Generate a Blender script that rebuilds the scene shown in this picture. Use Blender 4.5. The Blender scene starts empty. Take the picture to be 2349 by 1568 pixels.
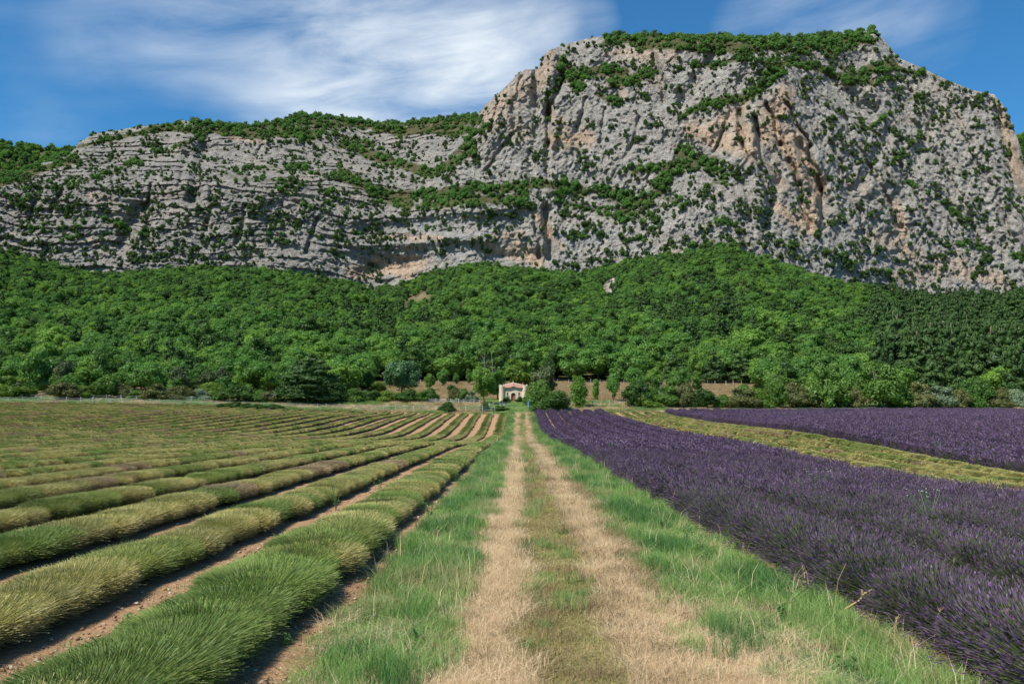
import bpy, bmesh, math, random
import numpy as np
from mathutils import Vector, Euler, Matrix

C = bpy.context
SC = C.scene
COL = SC.collection
R = math.radians
rng = np.random.default_rng(11)
random.seed(11)

# ------------------------------------------------------------------ camera, sky, sun, exposure
PW, PH, FPX = 2348.0, 1568.0, 1957.0          # measuring grid of the photograph
HORIZON, VPX, CAMZ = 930.0, 1190.0, 2.0
PITCH = math.atan((HORIZON - PH / 2) / FPX)
YAW = math.atan((VPX - PW / 2) / FPX)
cam_d = bpy.data.cameras.new('camera')
cam_d.sensor_width = 36.0
cam_d.lens = 36.0 * FPX / PW
cam_d.clip_end = 6000
cam_d.clip_start = 0.1
cam = bpy.data.objects.new('camera', cam_d)
COL.objects.link(cam)
cam.location = (0, 0, CAMZ)
cam.rotation_euler = (math.pi / 2 + PITCH, 0, YAW)
SC.camera = cam
CAMR = np.array(cam.rotation_euler.to_matrix())

SUN_DIR = Vector((-0.48, -0.42, 0.88)).normalized()   # towards the sun
SUN_EL = math.asin(SUN_DIR.z)
SUN_AZ = math.atan2(SUN_DIR.x, SUN_DIR.y)
sun_d = bpy.data.lights.new('sun', 'SUN')
sun_d.energy = 4.7
sun_d.angle = R(0.53)
sun_d.color = (1.0, 0.955, 0.88)
sun = bpy.data.objects.new('sun', sun_d)
COL.objects.link(sun)
sun.rotation_euler = SUN_DIR.to_track_quat('Z', 'Y').to_euler()
sun.location = (0, -50, 200)

SC.view_settings.view_transform = 'Standard'
SC.view_settings.look = 'None'
SC.view_settings.exposure = 0.45
SC.view_settings.gamma = 1.0
SC.view_settings.use_curve_mapping = False
SC.render.engine = 'CYCLES'
SC.cycles.use_denoising = True
SC.cycles.max_bounces = 6
SC.cycles.diffuse_bounces = 3
SC.cycles.glossy_bounces = 2
SC.cycles.transmission_bounces = 3
SC.cycles.transparent_max_bounces = 4


# ------------------------------------------------------------------ node helpers
class NT:
    def __init__(self, tree):
        self.t = tree

    def n(self, typ, ins=None, **props):
        nd = self.t.nodes.new(typ)
        for k, v in props.items():
            setattr(nd, k, v)
        for k, v in (ins or {}).items():
            s = nd.inputs[k]
            if isinstance(v, bpy.types.NodeSocket):
                self.t.links.new(v, s)
            else:
                s.default_value = v
        return nd

    def math(self, op, a, b=0.0, c=0.0, clamp=False):
        return self.n('ShaderNodeMath', {0: a, 1: b, 2: c}, operation=op, use_clamp=clamp).outputs[0]

    def vmath(self, op, a, b=(0, 0, 0)):
        nd = self.n('ShaderNodeVectorMath', {0: a, 1: b}, operation=op)
        return nd.outputs['Value'] if op in ('DOT_PRODUCT', 'LENGTH') else nd.outputs['Vector']

    def mix(self, f, a, b, blend='MIX'):
        nd = self.n('ShaderNodeMix', data_type='RGBA', blend_type=blend)
        for s, v in ((nd.inputs['Factor'], f), (nd.inputs[6], a), (nd.inputs[7], b)):
            if isinstance(v, bpy.types.NodeSocket):
                self.t.links.new(v, s)
            else:
                s.default_value = v if not isinstance(v, tuple) or len(v) == 4 else (*v, 1)
        return nd.outputs[2]

    def noise(self, vec, scale, detail=3, rough=0.55, dist=0.0):
        nd = self.n('ShaderNodeTexNoise', {'Scale': scale, 'Detail': detail, 'Roughness': rough, 'Distortion': dist})
        if vec is not None:
            self.t.links.new(vec, nd.inputs['Vector'])
        return nd.outputs['Fac']

    def remap(self, v, a, b, c=0.0, d=1.0, smooth=False):
        return self.n('ShaderNodeMapRange', {0: v, 1: a, 2: b, 3: c, 4: d},
                      interpolation_type='SMOOTHSTEP' if smooth else 'LINEAR').outputs[0]

    def ramp(self, f, stops, interp='LINEAR'):
        nd = self.n('ShaderNodeValToRGB', {0: f})
        cr = nd.color_ramp
        cr.interpolation = interp
        while len(cr.elements) < len(stops):
            cr.elements.new(0.5)
        for e, (p, c) in zip(cr.elements, stops):
            e.position = p
            e.color = (*c, 1)
        return nd.outputs[0]

    def scale(self, vec, s):
        return self.vmath('MULTIPLY', vec, s)


def new_mat(name):
    m = bpy.data.materials.new(name)
    m.use_nodes = True
    m.node_tree.nodes.clear()
    t = NT(m.node_tree)
    out = t.n('ShaderNodeOutputMaterial')
    return m, t, out


def pbr(name, col, rough=0.9, bump=None, spec=0.2):
    """col: tuple or function(t) -> socket; bump: function(t) -> (height socket, strength, distance)"""
    m, t, out = new_mat(name)
    c = col(t) if callable(col) else (*col, 1)
    p = t.n('ShaderNodeBsdfPrincipled', {'Base Color': c, 'Roughness': rough, 'Specular IOR Level': spec})
    if bump:
        h, st, di = bump(t)
        b = t.n('ShaderNodeBump', {'Strength': st, 'Distance': di, 'Height': h})
        t.t.links.new(b.outputs[0], p.inputs['Normal'])
    t.t.links.new(p.outputs[0], out.inputs[0])
    return m


def leaf_mat(name, dark, light, trans=0.3, hue_var=1.0, attr=None, tipmix=None):
    """foliage: colour varies per leaf and per plant; some light passes through"""
    m, t, out = new_mat(name)
    g = t.n('ShaderNodeNewGeometry')
    oi = t.n('ShaderNodeObjectInfo')
    a = t.math('ADD', t.math('MULTIPLY', g.outputs['Random Per Island'], 0.38),
               t.math('MULTIPLY', oi.outputs['Random'], 0.62 * hue_var))
    c = t.mix(a, dark, light)
    if attr:
        at = t.n('ShaderNodeAttribute', attribute_name=attr)
        c = t.mix(1.0, at.outputs['Color'], t.mix(a, (0.62, 0.66, 0.62), (1.32, 1.28, 1.25)), 'MULTIPLY')
    d = t.n('ShaderNodeBsdfDiffuse', {'Color': c, 'Roughness': 0.5})
    tr = t.n('ShaderNodeBsdfTranslucent', {'Color': t.mix(0.5, c, t.mix(1.0, c, (1.0, 1.25, 0.6), 'MULTIPLY'))})
    gl = t.n('ShaderNodeBsdfGlossy', {'Color': (1, 1, 1, 1), 'Roughness': 0.45})
    mx = t.n('ShaderNodeMixShader', {0: trans, 1: d.outputs[0], 2: tr.outputs[0]})
    mx2 = t.n('ShaderNodeMixShader', {0: 0.012, 1: mx.outputs[0], 2: gl.outputs[0]})
    t.t.links.new(mx2.outputs[0], out.inputs[0])
    return m


# ------------------------------------------------------------------ world: blue sky with thin cirrus
def ray(px, py):
    """direction (dx, 1, dz) in the world of a point measured in the photograph"""
    px = np.asarray(px, float)
    py = np.asarray(py, float)
    l = np.stack(np.broadcast_arrays((px - PW / 2) / FPX, -(py - PH / 2) / FPX, -np.ones_like(px + py)), -1)
    w = l @ CAMR.T
    return w / w[..., 1:2]


def at(px, py, D):
    r = ray(px, py)
    p = r * np.asarray(D, float)[..., None]
    p[..., 2] += CAMZ
    return p


world = bpy.data.worlds.new('World')
SC.world = world
world.use_nodes = True
wt = NT(world.node_tree)
world.node_tree.nodes.clear()
sky = wt.n('ShaderNodeTexSky', sky_type='NISHITA', sun_disc=False, sun_elevation=SUN_EL, sun_rotation=SUN_AZ,
           altitude=600, air_density=1.0, dust_density=0.25, ozone_density=4.0)
gen = wt.n('ShaderNodeTexCoord').outputs['Generated']
sx = wt.n('ShaderNodeSeparateXYZ', {0: gen})
zz = wt.math('ADD', wt.math('MAXIMUM', sx.outputs[2], 0.0), 0.16)
proj = wt.n('ShaderNodeCombineXYZ', {0: wt.math('DIVIDE', sx.outputs[0], zz), 1: wt.math('DIVIDE', sx.outputs[1], zz), 2: 0.0}).outputs[0]
# cirrus veils where the photograph shows them (each a soft spot in direction space), broken up by wind-combed noise
rotp = wt.n('ShaderNodeVectorRotate', {'Vector': proj, 'Angle': R(24)}, rotation_type='Z_AXIS').outputs[0]
comb = wt.n('ShaderNodeVectorRotate', {'Vector': gen, 'Angle': R(9)}, rotation_type='Y_AXIS').outputs[0]
fib = wt.noise(wt.scale(comb, (2.4, 2.4, 10.0)), 2.8, 7, 0.56, 0.5)
soft = wt.noise(wt.scale(comb, (1.6, 1.6, 4.2)), 2.3, 5, 0.55, 0.4)
veils = [(970, 165, 5.6, .52), (1080, 215, 4.4, .50), (800, 125, 5.4, .40), (640, 85, 5.0, .32), (480, 65, 4.8, .26), (300, 60, 4.6, .20), (100, 40, 4.4, .10),
         (1180, 110, 3.8, .48), (1080, 15, 2.4, .36), (780, 215, 3.8, .36), (680, 262, 3.4, .30), (790, 245, 3.4, .22), (560, 285, 2.6, .10), (1040, 245, 3.4, .35), (880, 60, 3.8, .34), (720, 40, 3.6, .22),
         (1880, 35, 3.4, .28), (1740, 70, 3.0, .20), (2010, -10, 3.4, .26), (2140, 70, 3.0, .12), (150, 330, 2.6, .10), (60, 310, 2.6, .08), (240, 320, 2.2, .06), (1000, 130, 2.6, .3), (1330, 70, 2.6, .28), (1240, 40, 2.4, .25)]
acc = None
for px, py, deg, w in veils:
    c = Vector(ray(px, py)).normalized()
    d = wt.vmath('DOT_PRODUCT', gen, tuple(c))
    v = wt.math('MULTIPLY', wt.remap(d, math.cos(R(deg * 1.25)), 1.0, 0, 1, True), w)
    acc = v if acc is None else wt.math('SUBTRACT', wt.math('ADD', acc, v), wt.math('MULTIPLY', acc, v))
elsewhere = wt.math('MULTIPLY', wt.remap(soft, 0.56, 0.8, 0, 1, True), wt.remap(sx.outputs[1], 0.3, -0.1, 0.0, 0.5, True))
acc = wt.math('MAXIMUM', acc, elsewhere)
tex = wt.math('ADD', wt.remap(fib, 0.30, 0.70, 0.40, 1.15), wt.math('MULTIPLY', wt.math('SUBTRACT', soft, 0.5), 1.5))
cl = wt.math('MULTIPLY', acc, tex, clamp=True)
cl = wt.remap(cl, 0.04, 1.0, 0.0, 1.0)
skyc = wt.mix(1.0, sky.outputs[0], (0.38, 0.92, 1.15), 'MULTIPLY')
skyc = wt.mix(wt.math('MULTIPLY', cl, 0.95), skyc, (7.6, 8.2, 8.6))
bg = wt.n('ShaderNodeBackground', {'Color': skyc, 'Strength': 0.090})
wo = wt.n('ShaderNodeOutputWorld')
world.node_tree.links.new(bg.outputs[0], wo.inputs[0])


# ------------------------------------------------------------------ numpy noise
def _hash(ix, iy, iz, seed):
    h = (ix * 374761393 + iy * 668265263 + iz * 2147483647 + seed * 1274126177) & 0xffffffff
    h = ((h ^ (h >> 13)) * 1274126177) & 0xffffffff
    h = ((h ^ (h >> 15)) * 2246822519) & 0xffffffff
    return ((h ^ (h >> 16)) & 0xffffff) / float(0xffffff)


def vnoise(p, seed=0):
    p = np.asarray(p, float)
    i = np.floor(p).astype(np.int64)
    f = p - i
    f = f * f * f * (f * (f * 6 - 15) + 10)
    r = 0
    for a in (0, 1):
        wa = f[..., 0] if a else 1 - f[..., 0]
        for b in (0, 1):
            wb = f[..., 1] if b else 1 - f[..., 1]
            for c in (0, 1):
                wc = f[..., 2] if c else 1 - f[..., 2]
                r = r + wa * wb * wc * _hash(i[..., 0] + a, i[..., 1] + b, i[..., 2] + c, seed)
    return r * 2 - 1


def fbm(p, oct=4, seed=0, gain=0.5):
    p = np.asarray(p, float)
    s, a, n = 0, 1.0, 0
    for k in range(oct):
        s = s + a * vnoise(p * 2 ** k + 17.3 * k, seed + k)
        n += a
        a *= gain
    return s / n


def cells(p, seed=0):
    """random value of the nearest cell: makes blocks with sharp joints"""
    i0 = np.floor(p).astype(np.int64)
    best = np.full(p.shape[:-1], 1e9)
    val = np.zeros(p.shape[:-1])
    for a in (-1, 0, 1):
        for b in (-1, 0, 1):
            for c in (-1, 0, 1):
                i = i0 + np.array([a, b, c])
                f = [_hash(i[..., 0], i[..., 1], i[..., 2], seed + k) for k in range(4)]
                d = (i[..., 0] + f[0] - p[..., 0]) ** 2 + (i[..., 1] + f[1] - p[..., 1]) ** 2 + (i[..., 2] + f[2] - p[..., 2]) ** 2
                m = d < best
                best = np.where(m, d, best)
                val = np.where(m, f[3], val)
    return val * 2 - 1


def P3(x, y, z=0.0):
    return np.stack(np.broadcast_arrays(np.asarray(x, float), np.asarray(y, float), np.asarray(z, float)), -1)


def smooth(a, b, x):
    t = np.clip((np.asarray(x, float) - a) / (b - a), 0, 1)
    return t * t * (3 - 2 * t)


# ------------------------------------------------------------------ object helpers
def tag(o, label=None, cat=None, group=None, kind=None):
    if label: o['label'] = label
    if cat: o['category'] = cat
    if group: o['group'] = group
    if kind: o['kind'] = kind
    return o


def mesh_np(name, verts, faces, mats=(), mat_idx=None, cols=None, smooth_shade=False):
    """verts (n,3); faces (m,3|4) array or list of arrays"""
    me = bpy.data.meshes.new(name)
    if isinstance(faces, np.ndarray):
        faces = [faces]
    tot = np.concatenate([np.full(len(f), f.shape[1], np.int32) for f in faces])
    idx = np.concatenate([f.ravel() for f in faces]).astype(np.int32)
    me.vertices.add(len(verts))
    me.vertices.foreach_set('co', np.asarray(verts, np.float32).ravel())
    me.loops.add(len(idx))
    me.loops.foreach_set('vertex_index', idx)
    me.polygons.add(len(tot))
    me.polygons.foreach_set('loop_start', np.concatenate([[0], np.cumsum(tot)[:-1]]).astype(np.int32))
    me.polygons.foreach_set('loop_total', tot)
    for m in mats:
        me.materials.append(m)
    if mat_idx is not None:
        me.polygons.foreach_set('material_index', np.asarray(mat_idx, np.int32))
    if smooth_shade:
        me.polygons.foreach_set('use_smooth', np.ones(len(tot), bool))
    for k, v in (cols or {}).items():
        a = me.attributes.new(k, 'FLOAT_COLOR', 'POINT')
        v = np.asarray(v, np.float32)
        if v.shape[1] == 3:
            v = np.concatenate([v, np.ones((len(v), 1), np.float32)], 1)
        a.data.foreach_set('color', v.ravel())
    me.update(calc_edges=True)
    return me


def obj(name, me, parent=None, loc=(0, 0, 0), link=True):
    o = bpy.data.objects.new(name, me)
    o.location = loc
    if link:
        COL.objects.link(o)
    if parent:
        o.parent = parent
    return o


def empty(name, loc, rz=0.0):
    o = bpy.data.objects.new(name, None)
    o.empty_display_size = 0.2
    o.location = loc
    o.rotation_euler = (0, 0, rz)
    COL.objects.link(o)
    return o


class MB:
    """collects boxes, tubes and lathes into one mesh"""
    def __init__(self):
        self.v, self.f, self.n = [], [], 0

    def add(self, v, f):
        self.v.append(np.asarray(v, float))
        self.f += [tuple(i + self.n for i in q) for q in f]
        self.n += len(v)
        return self

    def box(self, c, s, rz=0.0, taper=1.0):
        x, y, z = np.array(s) / 2
        v = np.array([[a * x * (taper if d > 0 else 1), b * y * (taper if d > 0 else 1), d * z] for d in (-1, 1) for a, b in ((-1, -1), (1, -1), (1, 1), (-1, 1))])
        ca, sa = math.cos(rz), math.sin(rz)
        v = v @ np.array([[ca, sa, 0], [-sa, ca, 0], [0, 0, 1]]) + np.array(c)
        return self.add(v, [(3, 2, 1, 0), (4, 5, 6, 7), (0, 1, 5, 4), (1, 2, 6, 5), (2, 3, 7, 6), (3, 0, 4, 7)])

    def tube(self, pts, rad, k=6):
        pts = [Vector(p) for p in pts]
        rad = [rad] * len(pts) if np.isscalar(rad) else rad
        v, f = [], []
        for i, p in enumerate(pts):
            d = (pts[min(i + 1, len(pts) - 1)] - pts[max(i - 1, 0)]).normalized()
            a = d.orthogonal().normalized() if i == 0 else (a - d * a.dot(d)).normalized()
            b = d.cross(a)
            for j in range(k):
                t = 2 * math.pi * j / k
                v.append(p + (a * math.cos(t) + b * math.sin(t)) * rad[i])
        for i in range(len(pts) - 1):
            for j in range(k):
                f.append((i * k + j, i * k + (j + 1) % k, (i + 1) * k + (j + 1) % k, (i + 1) * k + j))
        f.append(tuple(range(k))[::-1])
        f.append(tuple((len(pts) - 1) * k + j for j in range(k)))
        return self.add(v, f)

    def lathe(self, prof, c, k=10):
        return self.tube([(c[0], c[1], c[2] + z) for r, z in prof], [max(r, 0.004) for r, z in prof], k)

    def mesh(self, name, mat, smooth_shade=False):
        me = bpy.data.meshes.new(name)
        me.from_pydata(np.concatenate(self.v).tolist(), [], self.f)
        me.materials.append(mat)
        if smooth_shade:
            me.polygons.foreach_set('use_smooth', np.ones(len(me.polygons), bool))
        me.update()
        return me

    def build(self, name, mat, parent=None, smooth_shade=False):
        return obj(name, self.mesh(name, mat, smooth_shade), parent)


def lib(name, meshes):
    """an unlinked collection of source meshes for geometry-node stuff"""
    c = bpy.data.collections.new(name)
    for i, me in enumerate(meshes):
        o = bpy.data.objects.new('%s_%02d' % (name, i), me)
        c.objects.link(o)
    return c


def scatter(name, coll, pos, rot, scl, idx, parent=None, kind='stuff', label=None, cat=None):
    n = len(pos)
    me = bpy.data.meshes.new(name)
    me.vertices.add(n)
    me.vertices.foreach_set('co', np.asarray(pos, np.float32).ravel())
    for nm, tp, key, val in (('rot', 'FLOAT_VECTOR', 'vector', rot), ('scl', 'FLOAT_VECTOR', 'vector', scl), ('pick', 'INT', 'value', idx)):
        a = me.attributes.new(nm, tp, 'POINT')
        a.data.foreach_set(key, np.asarray(val, np.int32 if tp == 'INT' else np.float32).ravel())
    o = obj(name, me, parent)
    key = 'scatter_' + coll.name
    g = bpy.data.node_groups.get(key)
    if g is None:
        g = bpy.data.node_groups.new(key, 'GeometryNodeTree')
        g.interface.new_socket('Geometry', in_out='INPUT', socket_type='NodeSocketGeometry')
        g.interface.new_socket('Geometry', in_out='OUTPUT', socket_type='NodeSocketGeometry')
        N, L = g.nodes.new, g.links.new
        gi, go = N('NodeGroupInput'), N('NodeGroupOutput')
        ci = N('GeometryNodeCollectionInfo')
        ci.inputs['Collection'].default_value = coll
        ci.inputs['Separate Children'].default_value = True
        ci.inputs['Reset Children'].default_value = True
        ip = N('GeometryNodeInstanceOnPoints')
        ip.inputs['Pick Instance'].default_value = True

        def named(nm, tp):
            a = N('GeometryNodeInputNamedAttribute')
            a.data_type = tp
            a.inputs['Name'].default_value = nm
            return a.outputs['Attribute']
        er = N('FunctionNodeEulerToRotation')
        L(named('rot', 'FLOAT_VECTOR'), er.inputs[0])
        L(gi.outputs[0], ip.inputs['Points'])
        L(ci.outputs[0], ip.inputs['Instance'])
        L(named('pick', 'INT'), ip.inputs['Instance Index'])
        L(er.outputs[0], ip.inputs['Rotation'])
        L(named('scl', 'FLOAT_VECTOR'), ip.inputs['Scale'])
        L(ip.outputs[0], go.inputs[0])
    md = o.modifiers.new('scatter', 'NODES')
    md.node_group = g
    tag(o, label, cat, kind=kind)
    return o


# ------------------------------------------------------------------ terrain heights
_ctrl = np.array([  # x, y, z (z = 0 where the photographer stands)
    (-30, 0, .05), (0, 0, 0), (0, 15, -.22), (30, 0, -.75), (-30, 30, -.25), (0, 32, -.46), (9, 30, -.80), (18, 30, -1.28), (45, 30, -2.0),
    (0, 62, -.95), (0, 85, -1.38), (0, 97, -1.55), (0, 105, -1.25), (0, 114, -.62), (0, 124, .12), (0, 133, .62),
    (-5, 98, -1.6), (-5, 112, -.75), (-5, 133, .62), (-10, 66, -1.0), (-10, 85, -1.35), (-10, 100, -.95), (-10, 116, -.1), (-10, 133, .66), (-17, 66, -.72), (-17, 85, -.72), (-17, 110, .12), (-17, 133, .78),
    (4, 67, -1.22), (4, 95, -1.05), (4, 110, -.60), (4, 133, .74), (10, 67, -.95), (10, 100, -.25), (18, 69, -.48), (18, 98, -.20), (18, 116, .15), (45, 60, -.75), (-45, 76, -.12), (-80, 78, -.1), (80, 60, -1.3), (-80, 30, -.2),
    (-45, 104, 1.0), (-80, 105, 1.1), (45, 95, .3), (80, 95, .2), (-30, 90, .1), (-30, 133, 1.05),
    (18, 133, .86), (45, 133, .90), (80, 133, .92), (-45, 134, 1.75), (-80, 135, 2.35), (-120, 135, 2.7), (130, 133, .9),
    (0, 141, 1.75), (0, 150, 2.78), (-40, 146, 2.45), (-80, 146, 3.0), (40, 146, 1.75), (80, 146, 1.75), (-120, 146, 3.3),
    (0, 165, 4.1), (60, 165, 3.8), (-80, 165, 4.6), (0, 200, 7.6), (-100, 200, 8.6), (100, 200, 7.2), (180, 200, 8), (-200, 200, 9), (-200, 100, 1.5), (200, 100, .5),
    (-150, 0, .2), (150, 0, -2), (0, -60, .3), (-150, -60, .4), (150, -60, -1)], float)


def _tps(r2):
    return 0.5 * r2 * np.log(r2 + 1e-9)


_n = len(_ctrl)
_s = 1 / 100.0
_q = _ctrl[:, :2] * _s
_K = _tps(((_q[:, None] - _q[None]) ** 2).sum(-1)) + np.eye(_n) * 2e-4
_Pm = np.concatenate([np.ones((_n, 1)), _q], 1)
_A = np.block([[_K, _Pm], [_Pm.T, np.zeros((3, 3))]])
_w = np.linalg.solve(_A, np.concatenate([_ctrl[:, 2], np.zeros(3)]))


def ground_z(x, y):
    x = np.asarray(x, float)
    y = np.asarray(y, float)
    x, y = np.broadcast_arrays(x, y)
    shp = x.shape
    q = np.stack([np.clip(x.ravel(), -190, 190), np.clip(y.ravel(), -60, 210)], -1) * _s
    out = np.empty(len(q))
    for i in range(0, len(q), 60000):
        b = q[i:i + 60000]
        out[i:i + 60000] = _tps(((b[:, None] - _q[None]) ** 2).sum(-1)) @ _w[:_n] + _w[_n] + b @ _w[_n + 1:]
    return out.reshape(shp)


# ---- forest slope: height above the meadow by distance and the line where it meets the cliff
FOREST_TOP = np.array([(-400, 560), (-100, 560), (0, 570), (60, 590), (200, 622), (330, 622), (420, 612), (560, 612), (690, 632), (800, 645), (870, 655),
                       (930, 645), (1000, 618), (1100, 600), (1200, 612), (1330, 628), (1400, 608), (1500, 595), (1600, 575), (1660, 565),
                       (1720, 585), (1800, 605), (1900, 640), (2000, 658), (2060, 685), (2130, 690), (2200, 690), (2348, 690), (2700, 700)], float)


def forest_line(px):
    return np.interp(px, FOREST_TOP[:, 0], FOREST_TOP[:, 1])


def forest_D(px):
    """distance at which the slope meets the rock; the crest in the right half stands nearer"""
    return 560 - 40 * np.exp(-((np.asarray(px, float) - 1680) / 300) ** 2) + 20 * np.exp(-((np.asarray(px, float) - 870) / 160) ** 2)


def slope_point(px, t):
    """point on the forest floor: column px of the photograph, t = 0 meadow edge, 1 foot of the cliff"""
    px = np.asarray(px, float)
    t = np.asarray(t, float)
    D0 = 196.0
    D1 = forest_D(px)
    D = D0 + (D1 - D0) * t
    r1 = ray(px, forest_line(px) + 14)
    x1 = r1[..., 0]
    z1 = D1 * r1[..., 2] + CAMZ
    x = x1 * D
    z0 = ground_z(x1 * D0, np.full_like(D, D0))
    base = z0 + (z1 - z0) * (0.85 * t + 0.15 * t * t)
    p = P3(x, D, 0)
    rel = 9.0 * fbm(p / 90.0, 3, 41) + 3.0 * fbm(p / 28.0, 2, 45)
    base = base + rel * np.sin(np.pi * np.clip(t, 0, 1)) ** 0.8 * (0.4 + 0.6 * t)
    return np.stack([x, D, base], -1)


# ------------------------------------------------------------------ materials
def m_ground():
    def col(t):
        geo = t.n('ShaderNodeNewGeometry').outputs['Position']
        s = t.n('ShaderNodeSeparateXYZ', {0: geo})
        n1 = t.noise(geo, 0.9, 4, 0.6)
        n2 = t.noise(geo, 6.0, 4, 0.65)
        n3 = t.noise(geo, 0.12, 3, 0.5)
        x = t.math('ADD', s.outputs[0], t.math('MULTIPLY', t.math('SUBTRACT', n1, 0.5), 0.7))
        x = t.math('ADD', x, t.math('MULTIPLY', t.math('SUBTRACT', n2, 0.5), 0.3))
        soil, green, straw, olive = (0.40, 0.245, 0.135), (0.10, 0.15, 0.035), (0.40, 0.29, 0.155), (0.20, 0.19, 0.07)
        u = t.remap(x, -4.0, 6.0)
        xs = lambda v: (v + 4.0) / 10.0
        strip = t.ramp(u, [(xs(-1.95), soil), (xs(-1.6), green), (xs(-.75), green), (xs(-.45), straw), (xs(0), straw), (xs(.15), olive),
                           (xs(.92), olive), (xs(1.05), straw), (xs(1.45), straw), (xs(1.9), green), (xs(3.3), green), (xs(3.6), soil)])
        peb = t.n('ShaderNodeTexVoronoi', {'Vector': geo, 'Scale': 22.0}).outputs['Distance']
        peb2 = t.n('ShaderNodeTexVoronoi', {'Vector': geo, 'Scale': 22.0}).outputs['Color']
        strip = t.mix(t.math('MULTIPLY', t.remap(peb, 0.28, 0.12), t.remap(peb2, 0.55, 0.7)), strip, (0.55, 0.45, 0.36))
        strip = t.mix(1.0, strip, t.mix(n2, (0.72, 0.70, 0.68), (1.2, 1.2, 1.2)), 'MULTIPLY')
        mead = t.mix(t.remap(n3, 0.4, 0.62), (0.24, 0.20, 0.085), (0.12, 0.15, 0.05))
        dry = t.mix(t.remap(n1, 0.35, 0.7), (0.30, 0.21, 0.115), (0.23, 0.165, 0.11))
        yn = t.math('ADD', s.outputs[1], t.math('MULTIPLY', t.math('SUBTRACT', n3, 0.5), 6.0))
        c = t.mix(t.remap(yn, 133.0, 135.0), strip, mead)
        c = t.mix(t.remap(yn, 151.0, 158.0), c, dry)
        ch = t.math('MULTIPLY', t.remap(t.math('ABSOLUTE', t.math('ADD', s.outputs[0], 0.2)), 6.0, 3.5), t.remap(s.outputs[1], 157, 153))
        c = t.mix(t.math('MULTIPLY', ch, t.remap(yn, 133.5, 136.5)), c, (0.13, 0.19, 0.06))
        return c

    def bmp(t):
        geo = t.n('ShaderNodeNewGeometry').outputs['Position']
        return t.math('ADD', t.noise(geo, 18, 5, 0.7), t.math('MULTIPLY', t.noise(geo, 2.5, 3, 0.6), 2.0)), 0.8, 0.06
    return pbr('ground_mat', col, 0.95, bmp, 0.1)


def m_rock():
    def col(t):
        geo = t.n('ShaderNodeNewGeometry').outputs['Position']
        at_ = t.n('ShaderNodeAttribute', attribute_name='tint')
        sep = t.n('ShaderNodeSeparateColor', {0: at_.outputs['Color']})
        n1 = t.noise(geo, 0.035, 5, 0.6)
        n2 = t.noise(geo, 0.22, 6, 0.7)
        vert = t.noise(t.scale(geo, (0.13, 0.10, 0.022)), 1.0, 6, 0.68, 0.5)
        fine = t.noise(geo, 1.1, 5, 0.75)
        grey = t.mix(t.remap(n2, 0.34, 0.66), (0.345, 0.325, 0.295), (0.57, 0.54, 0.485))
        grey = t.mix(at_.outputs['Alpha'], grey, t.mix(1.0, grey, (0.80, 0.80, 0.80), 'MULTIPLY'))
        grey = t.mix(t.remap(n1, 0.5, 0.72), grey, (0.47, 0.42, 0.35))
        warm = t.mix(t.remap(vert, 0.35, 0.65), (0.62, 0.36, 0.19), (0.70, 0.56, 0.43))
        c = t.mix(t.math('MULTIPLY', sep.outputs[0], t.remap(vert, 0.36, 0.56, 0.25, 1.0)), grey, warm)
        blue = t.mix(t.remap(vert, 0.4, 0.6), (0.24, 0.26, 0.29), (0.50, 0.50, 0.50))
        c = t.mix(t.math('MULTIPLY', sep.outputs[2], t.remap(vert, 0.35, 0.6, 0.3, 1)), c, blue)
        streak = t.noise(t.scale(t.n('ShaderNodeVectorRotate', {'Vector': geo, 'Angle': R(20)}, rotation_type='Y_AXIS').outputs[0], (0.42, 0.3, 0.07)), 1.0, 5, 0.7, 0.3)
        c = t.mix(1.0, c, t.mix(t.remap(streak, .32, .62), (0.70, 0.69, 0.69), (1.14, 1.13, 1.10)), 'MULTIPLY')
        stain = t.noise(t.scale(geo, (0.22, 0.2, 0.03)), 1.0, 4, 0.6, 0.6)
        c = t.mix(1.0, c, t.mix(t.remap(stain, .56, .70), (1, 1, 1), (0.62, 0.63, 0.66)), 'MULTIPLY')
        c = t.mix(1.0, c, t.mix(t.remap(fine, .3, .7), (0.60, 0.60, 0.61), (1.30, 1.29, 1.26)), 'MULTIPLY')
        scrub = t.mix(t.remap(n2, 0.35, 0.65), (0.16, 0.13, 0.07), (0.085, 0.11, 0.035))
        g = t.math('ADD', sep.outputs[1], t.math('MULTIPLY', t.math('SUBTRACT', n2, 0.5), 0.9))
        return t.mix(t.remap(g, 0.42, 0.62), c, scrub)

    def bmp(t):
        geo = t.n('ShaderNodeNewGeometry').outputs['Position']
        h = t.math('ADD', t.noise(t.scale(geo, (1, 1, 1.6)), 0.22, 6, 0.72), t.math('MULTIPLY', t.noise(t.scale(geo, (1, 1, 1.3)), 0.9, 5, 0.75), 0.55))
        return h, 0.9, 5.0
    return pbr('limestone', col, 0.95, bmp, 0.1)


def m_floor():
    def col(t):
        geo = t.n('ShaderNodeNewGeometry').outputs['Position']
        at_ = t.n('ShaderNodeAttribute', attribute_name='tint')
        sep = t.n('ShaderNodeSeparateColor', {0: at_.outputs['Color']})
        n = t.noise(geo, 0.15, 5, 0.7)
        base = t.mix(t.remap(n, 0.35, 0.65), (0.05, 0.06, 0.025), (0.11, 0.10, 0.05))
        bare = t.mix(t.remap(n, 0.4, 0.6), (0.22, 0.165, 0.10), (0.13, 0.12, 0.055))
        c = t.mix(sep.outputs[0], base, bare)
        return t.mix(sep.outputs[1], c, (0.42, 0.38, 0.33))
    return pbr('forest_floor_mat', col, 0.95, lambda t: (t.noise(t.n('ShaderNodeNewGeometry').outputs['Position'], 0.5, 4), 0.6, 1.0), 0.05)


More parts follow.
